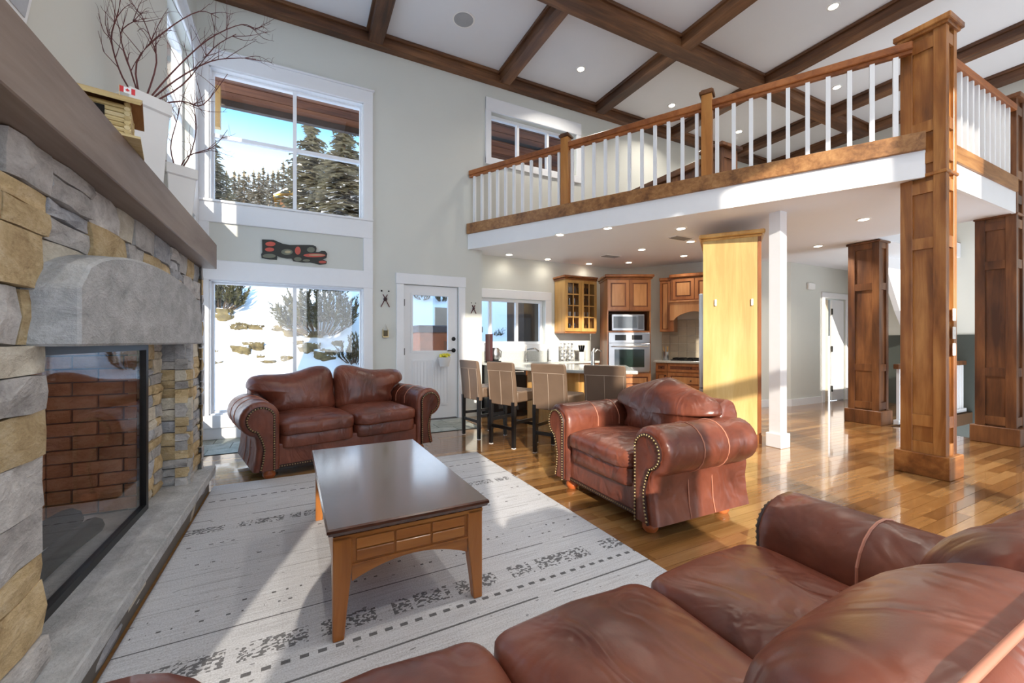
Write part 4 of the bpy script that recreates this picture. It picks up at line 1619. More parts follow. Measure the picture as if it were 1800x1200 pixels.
for si, z in enumerate((0.02, 0.252, 0.472, 0.692)):
    for k in range(6):
        x = 0.085 + k * 0.106
        h = (0.13, 0.11, 0.14, 0.12)[si]
        rr_ = 0.03
        mt = [M_gl2, M_ceramic, M_gl2, plain('dark_mug', (70, 62, 58), 0.3)][si] if k == 0 else mt
        o = MB().lathe([(rr_ * 0.8, 0), (rr_, h), (rr_ * 0.93, h), (rr_ * 0.74, 0.008), (0, 0.008)], (4.20 + x, YK - 0.345 + 0.13, 1.38 + z + 0.0005), 10).build('drinking_glass' if si != 1 and si != 3 else 'mug', mt, smooth=50)
        tag(o, ['clear tumbler on the %s shelf of the glass cabinet', 'white mug on the %s shelf of the glass cabinet', 'clear glass on the %s shelf of the glass cabinet', 'dark mug on the %s shelf of the glass cabinet'][si] % lab[si] + ', %s from left' % ('first', 'second', 'third', 'fourth', 'fifth', 'sixth')[k],
            'glass' if si in (0, 2) else 'mug', '%s shelf of the glass cabinet' % lab[si])

# ---- oven tower, set across the corner
R = empty('oven_tower', (4.745, 5.66, 0), -YAW)
tag(R, 'tall cherry oven tower cabinet standing across the kitchen corner', 'cabinet')
tw = 0.755
m = MB()
m.box(0, 0.02, 0, 0.58, 0, 2.28)
m.box(tw - 0.02, tw, 0, 0.58, 0, 2.28)
m.box(0.02, tw - 0.02, 0.56, 0.58, 0, 2.28)
m.box(0.02, tw - 0.02, 0, 0.56, 1.725, 2.28)
m.box(0.02, tw - 0.02, 0, 0.56, 1.36, 1.385)
m.box(0.02, tw - 0.02, 0, 0.56, 0.09, 0.66)
m.build('carcass', M_cab, R, local=True)
pdoor(R, 0.0, tw / 2, 1.74, 2.27, 0, knob=None)
pdoor(R, tw / 2, tw, 1.74, 2.27, 0)
pdoor(R, 0.0, tw, 0.40, 0.645, 0, name='drawer')
pdoor(R, 0.0, tw, 0.11, 0.39, 0, name='drawer')
m = MB()
m.box(-0.03, tw + 0.03, -0.03, 0.58, 2.28, 2.31)
m.box(-0.05, tw + 0.05, -0.06, 0.58, 2.31, 2.36)
m.build('crown', M_cab, R, local=True, bevel=0.012)
O = copy_o = empty('wall_oven', (4.745, 5.66, 0.665), -YAW)
tag(O, 'stainless steel wall oven with dark window below the microwave', 'oven')
MB().box(0.025, tw - 0.025, 0.0, 0.5, 0.0, 0.69).build('body', M_steel, O, local=True)
dd = MB().box(0.022, tw - 0.022, -0.03, -0.001, 0.02, 0.50).build('door', M_steel, O, local=True, bevel=0.006)
MB().box(0.12, tw - 0.12, -0.033, -0.03, 0.09, 0.40).build('window', M_dkglass, dd, local=True)
m = MB().tube([(0.07, -0.07, 0.45), (tw - 0.07, -0.07, 0.45)], 0.011, 8)
m.tube([(0.09, -0.03, 0.45), (0.09, -0.07, 0.45)], 0.008, 6)
m.tube([(tw - 0.09, -0.03, 0.45), (tw - 0.09, -0.07, 0.45)], 0.008, 6)
m.build('handle', M_steel, dd, local=True, smooth=40)
cp = MB().box(0.022, tw - 0.022, -0.025, -0.001, 0.51, 0.685).build('control_panel', M_steel, O, local=True, bevel=0.004)
MB().box(0.13, 0.32, -0.028, -0.025, 0.555, 0.65).build('display', M_black, cp, local=True)
MB().box(0.42, 0.60, -0.028, -0.025, 0.565, 0.645).build('key_pad', M_black, cp, local=True)
O = empty('microwave', (4.745, 5.66, 1.386), -YAW)
tag(O, 'stainless microwave standing in the oven tower niche', 'microwave')
MB().box(0.09, 0.66, 0.04, 0.42, 0.004, 0.29).build('body', M_steel, O, local=True, bevel=0.005)
MB().box(0.12, 0.515, 0.034, 0.041, 0.045, 0.25).build('window', plain('microwave_glass', (104, 112, 122), 0.08), O, local=True)
MB().box(0.55, 0.645, 0.034, 0.041, 0.03, 0.265).build('key_pad', plain('grey_keypad', (96, 100, 108), 0.3), O, local=True)
MB().tube([(0.532, 0.025, 0.05), (0.532, 0.025, 0.25)], 0.007, 6).build('handle', M_steel, O, local=True)

# ---- range wall
rzK = math.atan2(KU.y, KU.x)
def onK(s, off):
    q = KC + KU * s + KV * off
    return (q.x, q.y, 0)
s0 = 0.80
base_unit(onK(s0, 0.60), rzK, 0.20, 'narrow base cabinet right of the oven tower', [('drawer', 0, 0.2, 0.66, 0.81), ('door', 0, 0.2, 0.1, 0.65)])
base_unit(onK(s0 + 0.202, 0.60), rzK, 0.78, 'wide drawer cabinet under the black cooktop', [('drawer', 0, 0.78, 0.66, 0.81), ('drawer', 0, 0.78, 0.38, 0.65), ('drawer', 0, 0.78, 0.1, 0.37)])
R = empty('range_worktop', onK(s0, 0.62), rzK)
tag(R, 'pale granite worktop under the range hood', 'worktop')
MB().box(-0.03, 1.2, -0.01, 0.60, CT0, CT1).build('slab', M_granite, R, local=True, bevel=0.005)
R = empty('cooktop', onK(s0 + 0.25, 0.52), rzK)
R.location.z = CT1
tag(R, 'black gas cooktop set on the range worktop', 'cooktop')
MB().box(0, 0.72, 0, 0.44, 0, 0.012).build('plate', M_black, R, local=True)
for i in range(3):
    m = MB()
    for k in range(3):
        m.box(0.02 + i * 0.235, 0.215 + i * 0.235, 0.06 + k * 0.15, 0.075 + k * 0.15, 0.02, 0.045)
    m.box(0.11 + i * 0.235, 0.125 + i * 0.235, 0.04, 0.40, 0.012, 0.045)
    m.build('grate', M_blackm, R, local=True)
R = empty('tile_backsplash', onK(s0, 0.02), rzK)
tag(R, 'beige tile backsplash behind the cooktop', 'backsplash')
for i in range(8):
    for j in range(5):
        MB().box(i * 0.15 + 0.002, i * 0.15 + 0.148, 0.0, 0.014, CT1 + 0.002 + j * 0.15, CT1 + 0.148 + j * 0.15).build('tile', M_backsplash, R, local=True)
R = empty('narrow_wall_cabinet', onK(s0 + 0.03, 0.36), rzK)
R.location.z = 1.38
tag(R, 'narrow cherry wall cabinet between oven tower and hood', 'cabinet')
MB().box(0, 0.19, 0, 0.325, 0, 0.93).build('body', M_cab, R, local=True)
pdoor(R, 0, 0.19, 0.0, 0.93, 0)
MB().box(-0.01, 0.2, -0.04, 0.325, 0.93, 0.99).build('crown', M_cab, R, local=True, bevel=0.012)
R = empty('range_hood_cabinet', onK(s0 + 0.225, 0.40), rzK)
R.location.z = 1.38
tag(R, 'cherry hood cabinet with arched valance above the cooktop', 'range hood')
hw2 = 0.80
MB().box(0, hw2, 0.0, 0.375, 0.55, 0.97).build('body', M_cab, R, local=True)
pdoor(R, 0.03, 0.40, 0.57, 0.95, 0)
pdoor(R, 0.41, 0.78, 0.57, 0.95, 0)
MB().box(-0.02, hw2, -0.06, 0.375, 0.97, 1.03).build('crown', M_cab, R, local=True, bevel=0.012)
MB().box(-0.02, hw2, -0.10, 0.375, 0.52, 0.55).build('mantel_shelf', M_cabp, R, local=True, bevel=0.006)
ap = [(0, 0.52), (0, 0.20)]
ap += [(0.06 + 0.68 * i / 12, 0.20 + 0.15 * math.sin(math.pi * i / 12) ** 0.7) for i in range(13)]
ap += [(hw2, 0.20), (hw2, 0.52)]
MB().extr(ap, lambda a, b, t: (a, t, b), -0.08, -0.05).build('arched_valance', M_cabp, R, local=True)
MB().box(0, 0.06, -0.05, 0.375, 0.0, 0.52).build('side_bracket', M_cab, R, local=True)
MB().box(hw2 - 0.03, hw2, -0.05, 0.375, 0.0, 0.52).build('side_bracket', M_cab, R, local=True)
p = onK(s0 + 0.13, 0.33)
R = empty('utensil_crock', (p[0], p[1], CT1))
tag(R, 'dark utensil crock on the range worktop', 'crock')
MB().lathe([(0.04, 0), (0.05, 0.02), (0.05, 0.15), (0.044, 0.15), (0.04, 0.02), (0, 0.02)], R.location, 14).build('jar', M_steel, R, smooth=50)
for i in range(5):
    a = i * 1.3
    q = Vector((p[0], p[1], CT1))
    MB().tube([q + Vector((0.01 * math.cos(a), 0.01 * math.sin(a), 0.03)), q + Vector((0.04 * math.cos(a), 0.04 * math.sin(a), 0.25))], 0.006, 5).build('spoon', [M_honey, M_steel][i % 2], R)

# ---- fridge in its maple housing
Q1, Q2 = Vector((4.47, 3.52)), Vector((4.83, 3.02))
qd = (Q2 - Q1).normalized()
rzF = math.atan2(qd.y, qd.x)
FL = (Q2 - Q1).length
R = empty('fridge_housing', (Q1.x, Q1.y, 0), rzF)
tag(R, 'tall pale maple fridge housing panel with crown', 'cabinet')
MB().box(0, FL, 0, 0.022, 0, 2.44).build('side_panel', M_maple, R, local=True)
MB().box(0, FL, 0.96, 0.98, 0, 2.44).build('side_panel', M_maple, R, local=True)
MB().box(FL - 0.02, FL, 0.022, 0.96, 0, 2.44).build('back_panel', M_maple, R, local=True)
MB().box(0.02, FL - 0.02, 0.022, 0.96, 1.9, 2.44).build('bridge_cabinet', M_maple, R, local=True)
MB().box(FL - 0.03, FL + 0.006, -0.006, 0.03, 0, 2.44).build('corner_post', M_cab, R, local=True)
m = MB()
m.box(-0.02, FL + 0.02, -0.02, 1.0, 2.44, 2.47)
m.box(-0.045, FL + 0.045, -0.045, 1.02, 2.47, 2.52)
m.build('crown', M_honey, R, local=True, bevel=0.012)
MB().box(-0.005, FL + 0.012, -0.01, 0.0, 0, 0.1).build('plinth', M_cab, R, local=True)
R = empty('refrigerator', (Q1.x, Q1.y, 0), rzF)
tag(R, 'stainless refrigerator edge showing beside the maple panel', 'refrigerator')
MB().box(0.03, FL - 0.03, 0.03, 0.95, 0.01, 1.80).build('body', M_steel, R, local=True)
MB().box(-0.05, 0.03, 0.03, 0.95, 0.62, 1.80).build('door', M_steel, R, local=True, bevel=0.008)
MB().box(-0.05, 0.03, 0.03, 0.95, 0.03, 0.61).build('freezer_drawer', M_steel, R, local=True, bevel=0.008)
for px_, py_ in ((1258, 532), (1322, 531)):
    r = ray(px_, py_)
    # hit the panel plane
    nrm = Vector((-qd.y, qd.x, 0)) * -1
    tt = (Vector((Q1.x, Q1.y, 0)) - CAM).dot(nrm) / r.dot(nrm)
    h = CAM + r * tt
    o = MB().obox((h.x - qd.x * 0.012, h.y - qd.y * 0.012), (h.x + qd.x * 0.012, h.y + qd.y * 0.012), -0.02, 0.0, h.z - 0.04, h.z + 0.04).build('wall_hook', M_switch, bevel=0.004)
    tag(o, 'small white hook on the %s of the maple panel' % ('left side' if px_ < 1300 else 'right side'), 'hook')

# ---- island with curved bar edge
isl = [(2.52, 5.22), (2.60, 4.82), (2.74, 4.40), (2.93, 4.06), (3.17, 3.80), (3.47, 3.60), (4.20, 4.60), (3.55, 5.30), (2.9, 5.40)]
R = empty('kitchen_island', (3.3, 4.6, 0))
tag(R, 'honey wood kitchen island with pale granite bar top', 'kitchen island')
MB().prism(isl, CT0, CT1).build('granite_top', M_granite, R, bevel=0.008)
inn = [(2.86, 5.12), (2.92, 4.86), (3.02, 4.56), (3.18, 4.28), (3.42, 4.02), (3.56, 3.93), (4.05, 4.58), (3.50, 5.18), (3.0, 5.26)]
MB().prism(inn, 0.0, CT0).build('base', M_honey, R)
for i in range(4):
    a, b = Vector(inn[i]), Vector(inn[i + 1])
    d_ = (b - a).normalized()
    for z0_, z1_ in ((0.08, 0.5), (0.55, 0.8)):
        MB().obox(a + d_ * 0.03, b - d_ * 0.03, -0.014, 0.0, z0_, z1_).build('panel', M_honey, R, bevel=0.006)
    MB().obox(a, b, -0.03, 0.0, 0.50, 0.53).build('ledge', M_maple, R)
p = Vector((3.70, 4.72, CT1))
R = empty('island_faucet', p)
tag(R, 'tall brushed nickel faucet on the kitchen island', 'faucet')
MB().lathe([(0.034, 0), (0.034, 0.02), (0.026, 0.03), (0.026, 0.2), (0.0, 0.2)], p, 14).build('body', M_chrome, R, smooth=40)
MB().tube([p + Vector((0.0, 0, 0.16)), p + Vector((0.06, -0.02, 0.23)), p + Vector((0.13, -0.03, 0.2))], 0.012, 8).build('spout', M_chrome, R, smooth=180)
MB().tube([p + Vector((0, 0, 0.2)), p + Vector((0.02, 0.0, 0.24))], 0.008, 6).build('lever', M_chrome, R)
p = on_y(925, 626, YK - 0.18)
p.z = CT1
R = empty('sink_faucet', p)
tag(R, 'arched brushed nickel faucet at the kitchen window sink', 'faucet')
MB().lathe([(0.03, 0), (0.03, 0.02), (0.018, 0.03), (0.018, 0.12), (0.0, 0.12)], p, 12).build('body', M_chrome, R, smooth=40)
MB().tube([p + Vector((0, 0, 0.08)), p + Vector((0.0, -0.04, 0.2)), p + Vector((0.12, -0.1, 0.22)), p + Vector((0.17, -0.14, 0.17))], 0.014, 8).build('spout', M_chrome, R, smooth=180)
MB().tube([p + Vector((0, 0, 0.11)), p + Vector((0.02, 0.03, 0.26))], 0.008, 6).build('lever', M_chrome, R)

# ---- small things on the window worktop
q = Vector((2.78, 6.12, CT1))
R = empty('coffee_maker', q)
tag(R, 'black and steel coffee maker at the left end of the window worktop', 'coffee maker')
MB().box(q.x - 0.09, q.x + 0.11, q.y - 0.09, q.y + 0.1, CT1, CT1 + 0.03).build('base', M_black, R, bevel=0.005)
MB().box(q.x - 0.09, q.x - 0.04, q.y - 0.09, q.y + 0.1, CT1 + 0.03, CT1 + 0.46).build('tower', plain('dark_red_plastic', (70, 34, 36), 0.4), R, bevel=0.005)
MB().lathe([(0.05, 0.03), (0.075, 0.06), (0.085, 0.14), (0.06, 0.23), (0.05, 0.24), (0, 0.24)], q + Vector((0.04, 0, 0)), 14).build('carafe', M_steel, R, smooth=50)
MB().tube([q + Vector((0.10, 0, 0.22)), q + Vector((0.15, 0, 0.18)), q + Vector((0.14, 0, 0.08))], 0.008, 6).build('handle', M_black, R)
q = on_z(995, 625.5, CT1)
q = Vector((4.06, 6.30, CT1))
tag(MB().box(q.x - 0.08, q.x + 0.08, q.y - 0.05, q.y + 0.05, CT1, CT1 + 0.26).build('paper_towel_box', M_white, bevel=0.01), 'white upright box on the window worktop below the glass cabinet', 'box')
for dx in (0.20, 0.36):
    R = empty('wire_spice_rack', (4.06 + dx, 6.28, CT1))
    tag(R, 'tall wire rack of jars %s' % ('next to the white box on the window worktop' if dx < 0.3 else 'closer to the wall oven on the window worktop'), 'rack')
    c = Vector((4.06 + dx, 6.28, CT1))
    MB().lathe([(0.06, 0), (0.06, 0.01), (0, 0.01)], c, 12).build('base', M_chrome, R)
    MB().tube([c + Vector((0, 0, 0.01)), c + Vector((0, 0, 0.34))], 0.006, 6).build('pole', M_chrome, R)
    for i in range(5):
        for k in range(4):
            a = k * math.pi / 2 + 0.4
            cc = c + Vector((0.045 * math.cos(a), 0.045 * math.sin(a), 0.02 + i * 0.06))
            MB().lathe([(0.02, 0), (0.02, 0.035), (0.0, 0.035)], cc, 8).build('jar', M_cglass if (i + k) % 2 else M_ceramic, R, smooth=40)
            MB().lathe([(0.021, 0.035), (0.021, 0.048), (0, 0.048)], cc, 8).build('lid', M_steel, R, smooth=40)
c = Vector((4.60, 6.2, CT1))
R = empty('utensil_jar', c)
tag(R, 'white jar of kitchen utensils beside the wall oven', 'jar')
MB().lathe([(0.045, 0), (0.052, 0.03), (0.05, 0.15), (0.044, 0.15), (0.04, 0.03), (0, 0.03)], c, 14).build('jar', M_ceramic, R, smooth=50)
for i in range(6):
    a = i * 1.05
    MB().tube([c + Vector((0.012 * math.cos(a), 0.012 * math.sin(a), 0.04)), c + Vector((0.05 * math.cos(a), 0.05 * math.sin(a), 0.27))], 0.007, 5, 0.016).build('utensil', M_blackm, R)


# ================================================================ BAR STOOLS
def make_stool():
    R = empty('bar_stool', (0, 0, 0))
    tag(R, 'taupe leather bar stool', 'bar stool', 'bar stools along the island')
    # local: back at y=0 (towards -y), seat towards +y
    w = 0.205
    rings = []
    for z, y, h in ((0.475, -0.012, 0.05), (0.55, -0.014, 0.055), (0.75, -0.03, 0.05), (0.92, -0.05, 0.045), (0.955, -0.055, 0.040), (0.965, -0.055, 0.025)):
        ww = w - (0.012 if z > 0.96 else 0)
        rings.append([(-ww, y, z), (ww, y, z), (ww, y + h, z), (-ww, y + h, z)])
    bk = MB().loft(rings).build('backrest', M_stool, R, local=True, bevel=0.012, bseg=2)
    MB().box(-0.003, 0.003, -0.018, -0.010, 0.48, 0.56).build('stitch_seam', M_stitch, bk, local=True)
    MB().tube([(0, -0.012, 0.48), (0, -0.016, 0.56), (0, -0.031, 0.75), (0, -0.043, 0.86)], 0.0035, 5).build('stitch_seam', M_stitch, bk, local=True)
    MB().tube([(-w + 0.006, -0.044, 0.865), (w - 0.006, -0.044, 0.865)], 0.0035, 5).build('stitch_seam', M_stitch, bk, local=True)
    for s in (-1, 1):
        MB().tube([(s * (w - 0.02), -0.012, 0.485), (s * (w - 0.02), -0.031, 0.75), (s * (w - 0.02), -0.044, 0.865)], 0.003, 5).build('stitch_seam', M_stitch, bk, local=True)
    MB().box(-w, w, 0.035, 0.44, 0.51, 0.635).build('seat', M_stool, R, local=True, bevel=0.02, bseg=3, smooth=50)
    for s in (-1, 1):
        for y in (0.0, 0.40):
            m = MB()
            k = 0.021
            x = s * (w - 0.025)
            m.loft([[(x - k * 0.8, y - k * 0.8, 0), (x + k * 0.8, y - k * 0.8, 0), (x + k * 0.8, y + k * 0.8, 0), (x - k * 0.8, y + k * 0.8, 0)],
                    [(x - k, y - k, 0.52), (x + k, y - k, 0.52), (x + k, y + k, 0.52), (x - k, y + k, 0.52)]])
            lg = m.build('leg', M_black, R, local=True)
            MB().box(x - 0.018, x + 0.018, y - 0.018, y + 0.018, 0.0, 0.006).build('glide', M_white, lg, local=True)
    MB().box(-w + 0.03, w - 0.03, -0.012, 0.012, 0.20, 0.235).build('stretcher', M_black, R, local=True)
    MB().box(-w + 0.03, w - 0.03, 0.388, 0.412, 0.20, 0.235).build('stretcher', M_black, R, local=True)
    for s in (-1, 1):
        x = s * (w - 0.025)
        MB().box(x - 0.012, x + 0.012, 0.0, 0.40, 0.27, 0.305).build('stretcher', M_black, R, local=True)
    return R


st = make_stool()
spots = [((1.92, 4.89), (0.98, 0.18), 'taupe leather bar stool nearest the garden door, leftmost of four'),
         ((2.07, 4.30), (0.936, 0.35), 'taupe leather bar stool second from the garden door'),
         ((2.35, 3.73), (0.88, 0.47), 'taupe leather bar stool third from the garden door, partly behind the armchair arm'),
         ((2.69, 3.24), (0.80, 0.60), 'darker looking bar stool directly behind the armchair back')]
for i, (p, f, lb) in enumerate(spots):
    o = st if i == 0 else copy_tree(st)
    o.location = (p[0], p[1], 0)
    o.rotation_euler = (0, 0, math.atan2(f[1], f[0]) - math.pi / 2)
    o['label'] = lb

# ================================================================ WALL THINGS
W_ = lambda px, py: on_y(px, py, YB - 0.0)
# carved panel
Z7 = [(140, 145), (400, 155), (480, 190), (600, 240), (760, 270), (900, 270), (1200, 270), (1290, 275), (1350, 300), (1370, 350), (1350, 430), (1420, 430), (1480, 400), (1560, 405), (1610, 470), (1590, 560), (1500, 590), (1600, 640), (1590, 690), (1440, 710), (1320, 680), (1220, 660), (1060, 660), (840, 630), (810, 570), (700, 570), (580, 550), (480, 510), (475, 600), (300, 590), (130, 560), (120, 480), (145, 440)]
def zz(q):
    p = W_(450 + q[0] / 12.857, 410 + q[1] / 12.857)
    return (p.x, p.z)
R = empty('carved_wall_panel', (-0.05, YB, 2.3))
tag(R, 'long carved panel painted black and red between the two tall windows', 'wall art')
MB().extr([zz(q) for q in Z7], lambda a, b, t: (a, t, b), YB - 0.025, YB - 0.001).build('board', plain('carving_black', (52, 52, 48), 0.6), R)
def oval(cx, cy, rx, ry, mat, nm, y=0.031, k=16):
    P = [zz((cx + rx * math.cos(2 * math.pi * i / k), cy + ry * math.sin(2 * math.pi * i / k))) for i in range(k)]
    MB().extr(P, lambda a, b, t: (a, t, b), YB - y, YB - 0.02).build(nm, mat, R)
M_cr = plain('carving_red', (200, 92, 78), 0.6)
M_cg = plain('carving_sage', (120, 122, 106), 0.6)
M_cc = plain('carving_cream', (190, 176, 140), 0.6)
oval(330, 250, 115, 52, M_cr, 'red_patch')
oval(310, 375, 105, 45, M_cr, 'red_patch')
oval(300, 520, 150, 48, M_cg, 'grey_patch')
oval(700, 430, 130, 65, M_cg, 'grey_patch')
oval(720, 430, 70, 30, M_cc, 'cream_patch', 0.034)
oval(945, 400, 65, 90, M_cr, 'red_patch')
oval(945, 590, 85, 45, M_cg, 'grey_patch')
oval(1240, 380, 90, 60, M_cg, 'grey_patch')
oval(1320, 505, 250, 42, M_cr, 'red_patch')
oval(1370, 500, 180, 14, M_cc, 'cream_patch', 0.034)
oval(1500, 655, 85, 30, M_cr, 'red_patch')
oval(1140, 620, 80, 28, M_cg, 'grey_patch')

# crossed ornaments either side of the door
for (cx, cy), sc_, lb in (((677, 526), 1.0, 'larger crossed snowshoe ornament on the wall left of the door'), ((832, 542), 0.72, 'smaller crossed snowshoe ornament on the wall right of the door')):
    c = W_(cx, cy)
    R = empty('crossed_ornament', (c.x, YB, c.z))
    tag(R, lb, 'ornament')
    for s in (-1, 1):
        MB().tube([(c.x - s * 0.06 * sc_, YB - 0.012, c.z - 0.11 * sc_), (c.x + s * 0.03 * sc_, YB - 0.012 - 0.005 * s, c.z + 0.07 * sc_)], 0.007, 6).build('ski', plain('dark_red_wood', (96, 44, 46), 0.5), R)
        MB().ball((c.x + s * 0.05 * sc_, YB - 0.01, c.z + 0.12 * sc_), 0.012 * sc_, 8, 6).build('pom_pom', M_blackm, R)
    MB().ball((c.x, YB - 0.018, c.z), 0.028 * sc_, 10, 8).build('bow', plain('dark_bow', (60, 36, 40), 0.6), R, smooth=180)
c = W_(677, 583)
R = empty('wall_sconce', (c.x, YB, c.z))
tag(R, 'small brass and wood holder hanging on the wall beside the door', 'wall holder')
MB().box(c.x - 0.04, c.x + 0.04, YB - 0.05, YB - 0.002, c.z - 0.08, c.z - 0.065).build('tray', M_brass, R)
MB().box(c.x - 0.028, c.x + 0.028, YB - 0.045, YB - 0.01, c.z - 0.065, c.z + 0.02).build('lantern', plain('dark_lantern', (86, 74, 44), 0.5), R)
MB().box(c.x - 0.04, c.x - 0.032, YB - 0.04, YB - 0.004, c.z - 0.065, c.z + 0.03).build('side', M_brass, R)
MB().box(c.x + 0.032, c.x + 0.04, YB - 0.04, YB - 0.004, c.z - 0.065, c.z + 0.03).build('side', M_brass, R)
MB().tube([(c.x - 0.035, YB - 0.01, c.z + 0.03), (c.x, YB - 0.01, c.z + 0.11), (c.x + 0.035, YB - 0.01, c.z + 0.03)], 0.0025, 5).build('hanger', M_brass, R)
# bucket of yellow flowers hanging on the door
c = on_y(779, 633, YB - 0.03)
R = empty('hanging_bucket', (c.x, YB - 0.05, c.z - 0.08))
tag(R, 'white bucket of yellow flowers hanging on the garden door', 'bucket')
MB().lathe([(0.07, 0), (0.10, 0.14), (0.094, 0.14), (0.066, 0.008), (0, 0.008)], (c.x, YB - 0.085, c.z - 0.09), 16).build('pail', M_ceramic, R, smooth=40)
for i in range(14):
    a = i * 2.4
    rr_ = 0.02 + 0.06 * (i / 14)
    MB().ball((c.x + rr_ * math.cos(a), YB - 0.085 + rr_ * math.sin(a) * 0.6, c.z + 0.07 + 0.02 * math.sin(i)), 0.022, 7, 5).build('flower', plain('yellow_petals', (226, 214, 70), 0.7) if i == 0 else bpy.data.materials['yellow_petals'], R, smooth=180)
# switches on the column, thermostat
for k, py in enumerate((553, 585, 614)):
    p = on_y(1676, py, 1.49)
    R = empty('light_switch', (p.x, 1.49, p.z))
    tag(R, 'white light switch on the loft corner column, %s of three' % ('uppermost', 'middle', 'lowest')[k], 'light switch')
    MB().box(p.x - 0.03, p.x + 0.03, 1.482, 1.489, p.z - 0.055, p.z + 0.055).build('plate', M_switch, R, bevel=0.003)
    MB().box(p.x - 0.012, p.x + 0.012, 1.478, 1.483, p.z - 0.025, p.z + 0.025).build('rocker', M_switch, R)
p = on_y(1424, 504, 4.5)
R = empty('thermostat', (p.x, 4.49, p.z))
tag(R, 'white wall thermostat box on the hall wall', 'thermostat')
MB().box(p.x - 0.13, p.x + 0.06, 4.45, 4.499, p.z - 0.06, p.z + 0.07).build('housing', M_switch, R, bevel=0.01)
MB().box(p.x + 0.065, p.x + 0.13, 4.47, 4.499, p.z - 0.05, p.z + 0.06).build('grille', M_ring, R, bevel=0.006)
tag(MB().box(4.926, 4.932, 2.80, 2.89, 1.22, 1.93).build('paper_calendar', M_white), 'white paper sheets pinned to the side of the white post', 'paper')
# ================================================================ OUTSIDE
def gz(x, y):
    t = max(0, min(1, (y - 7.3) / 9.5))
    h = 4.6 * t * t * (3 - 2 * t) - 0.08
    h += max(0, y - 16) * 0.06
    f = max(0, min(1, (y - 6.9) / 1.5))
    h += f * (0.35 * mnoise.noise(Vector((x * 0.45, y * 0.45, 0.3))) + 0.18 * mnoise.noise(Vector((x * 1.2, y * 1.2, 4.1))) + 0.05 * mnoise.noise(Vector((x * 3, y * 3, 2))))
    return h


m = MB()
nx, ny = 110, 110
vs = []
for j in range(ny):
    for i in range(nx):
        a, b = i / (nx - 1), j / (ny - 1)
        x = -22 + 50 * a
        y = 6.72 + 60 * b ** 2
        vs.append((x, y, gz(x, y)))
fs = [(j * nx + i, j * nx + i + 1, (j + 1) * nx + i + 1, (j + 1) * nx + i) for j in range(ny - 1) for i in range(nx - 1)]
m.add(vs, fs)
o = m.build('snow_hillside', M_snow, smooth=180)
tag(o, 'deep white snow covering the hillside outside', 'snow')
o['kind'] = 'stuff'
m = MB()
m.prism([(-1.4, -40), (-40, -40), (-40, 30), (-22, 30), (-22, 6.72), (-1.4, 6.72)], -0.3, -0.1)
m.prism([(-1.4, -40), (-1.4, -3.3), (40, -3.3), (40, -40)], -1.9, -1.7)
o = m.build('snow_yard', M_snow)
tag(o, 'flat white snow covering the yard around the house', 'snow')
o['kind'] = 'stuff'


def hit(px, py, y0=7.3, y1=30):
    """walk a view ray until it meets the snow"""
    r = ray(px, py)
    y = y0
    while y < y1:
        p = CAM + r * (y / r.y)
        if p.z < gz(p.x, p.y):
            return p
        y += 0.03
    return CAM + r * (y1 / r.y)


def snowmat(name, lo, hi, amt=0.35, soft=0.25, nz=4):
    """foliage or rock with settled snow on what faces up"""
    m, t, b = newmat(name)
    v = coords(t)
    f = noise(t, v, nz, 4)
    base = ramp(t, f, [(0.3, lin(lo)), (0.7, lin(hi))])
    g = t.nodes.new('ShaderNodeNewGeometry')
    sp = t.nodes.new('ShaderNodeSeparateXYZ')
    t.links.new(g.outputs['Normal'], sp.inputs[0])
    a = mth(t, 'ADD', sp.outputs[2], mth(t, 'MULTIPLY', mth(t, 'SUBTRACT', noise(t, v, nz * 2.5, 3), 0.5), 1.1))
    mask = nd(t, 'ShaderNodeMapRange')
    t.links.new(a, mask.inputs['Value'])
    mask.inputs['From Min'].default_value = amt
    mask.inputs['From Max'].default_value = amt + soft
    t.links.new(mixc(t, mask.outputs[0], base, lin((238, 241, 246))), b.inputs['Base Color'])
    b.inputs['Roughness'].default_value = 0.85
    return m


M_rocks = snowmat('rock_with_snow', (58, 50, 34), (128, 114, 76), 0.50, 0.15, 9)
M_needle = snowmat('snowy_pine_needles', (40, 42, 22), (96, 90, 50), 0.66, 0.3, 6)
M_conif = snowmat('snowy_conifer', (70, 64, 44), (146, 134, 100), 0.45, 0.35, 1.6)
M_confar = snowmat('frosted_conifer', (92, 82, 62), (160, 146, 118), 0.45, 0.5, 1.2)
M_bark = wood('tree_bark', (60, 46, 34), (92, 74, 56), (120, 100, 78), 'Z', 0.9)

rr3 = random.Random(8)
rock_px = [(393, 553, 26, 20, 'by the left window frame below the pine'), (412, 573, 14, 7, 'small, left of the pair on the upper snow'), (424, 571, 18, 8, 'low, right of the pair on the upper snow'),
           (450, 573, 18, 7, 'flat tan, alone on the upper snow'), (494, 578, 22, 12, 'grey, at the left foot of the snowy pine'), (525, 582, 36, 12, 'long tan, under the snowy pine'), (552, 585, 28, 9, 'tan, right foot of the snowy pine'),
           (421, 613, 22, 12, 'lower left, left half of a snowy cleft'), (447, 607, 30, 12, 'lower left, right half of a snowy cleft'), (379, 617, 7, 5, 'tiny, at the left window edge'),
           (383, 637, 16, 7, 'low, at the left window edge near the sill'), (458, 628, 11, 9, 'small upright, above the left cushion'), (470, 635, 22, 6, 'thin dark, above the left cushion'), (506, 629, 18, 8, 'dark, beside the window mullion'),
           (525, 601, 14, 6, 'small, right of the window mullion'), (545, 610, 28, 16, 'big tan, centre of right window pane'), (575, 622, 34, 16, 'big tan, lower right window pane'), (594, 604, 14, 11, 'square tan, right of the big tan rocks')]
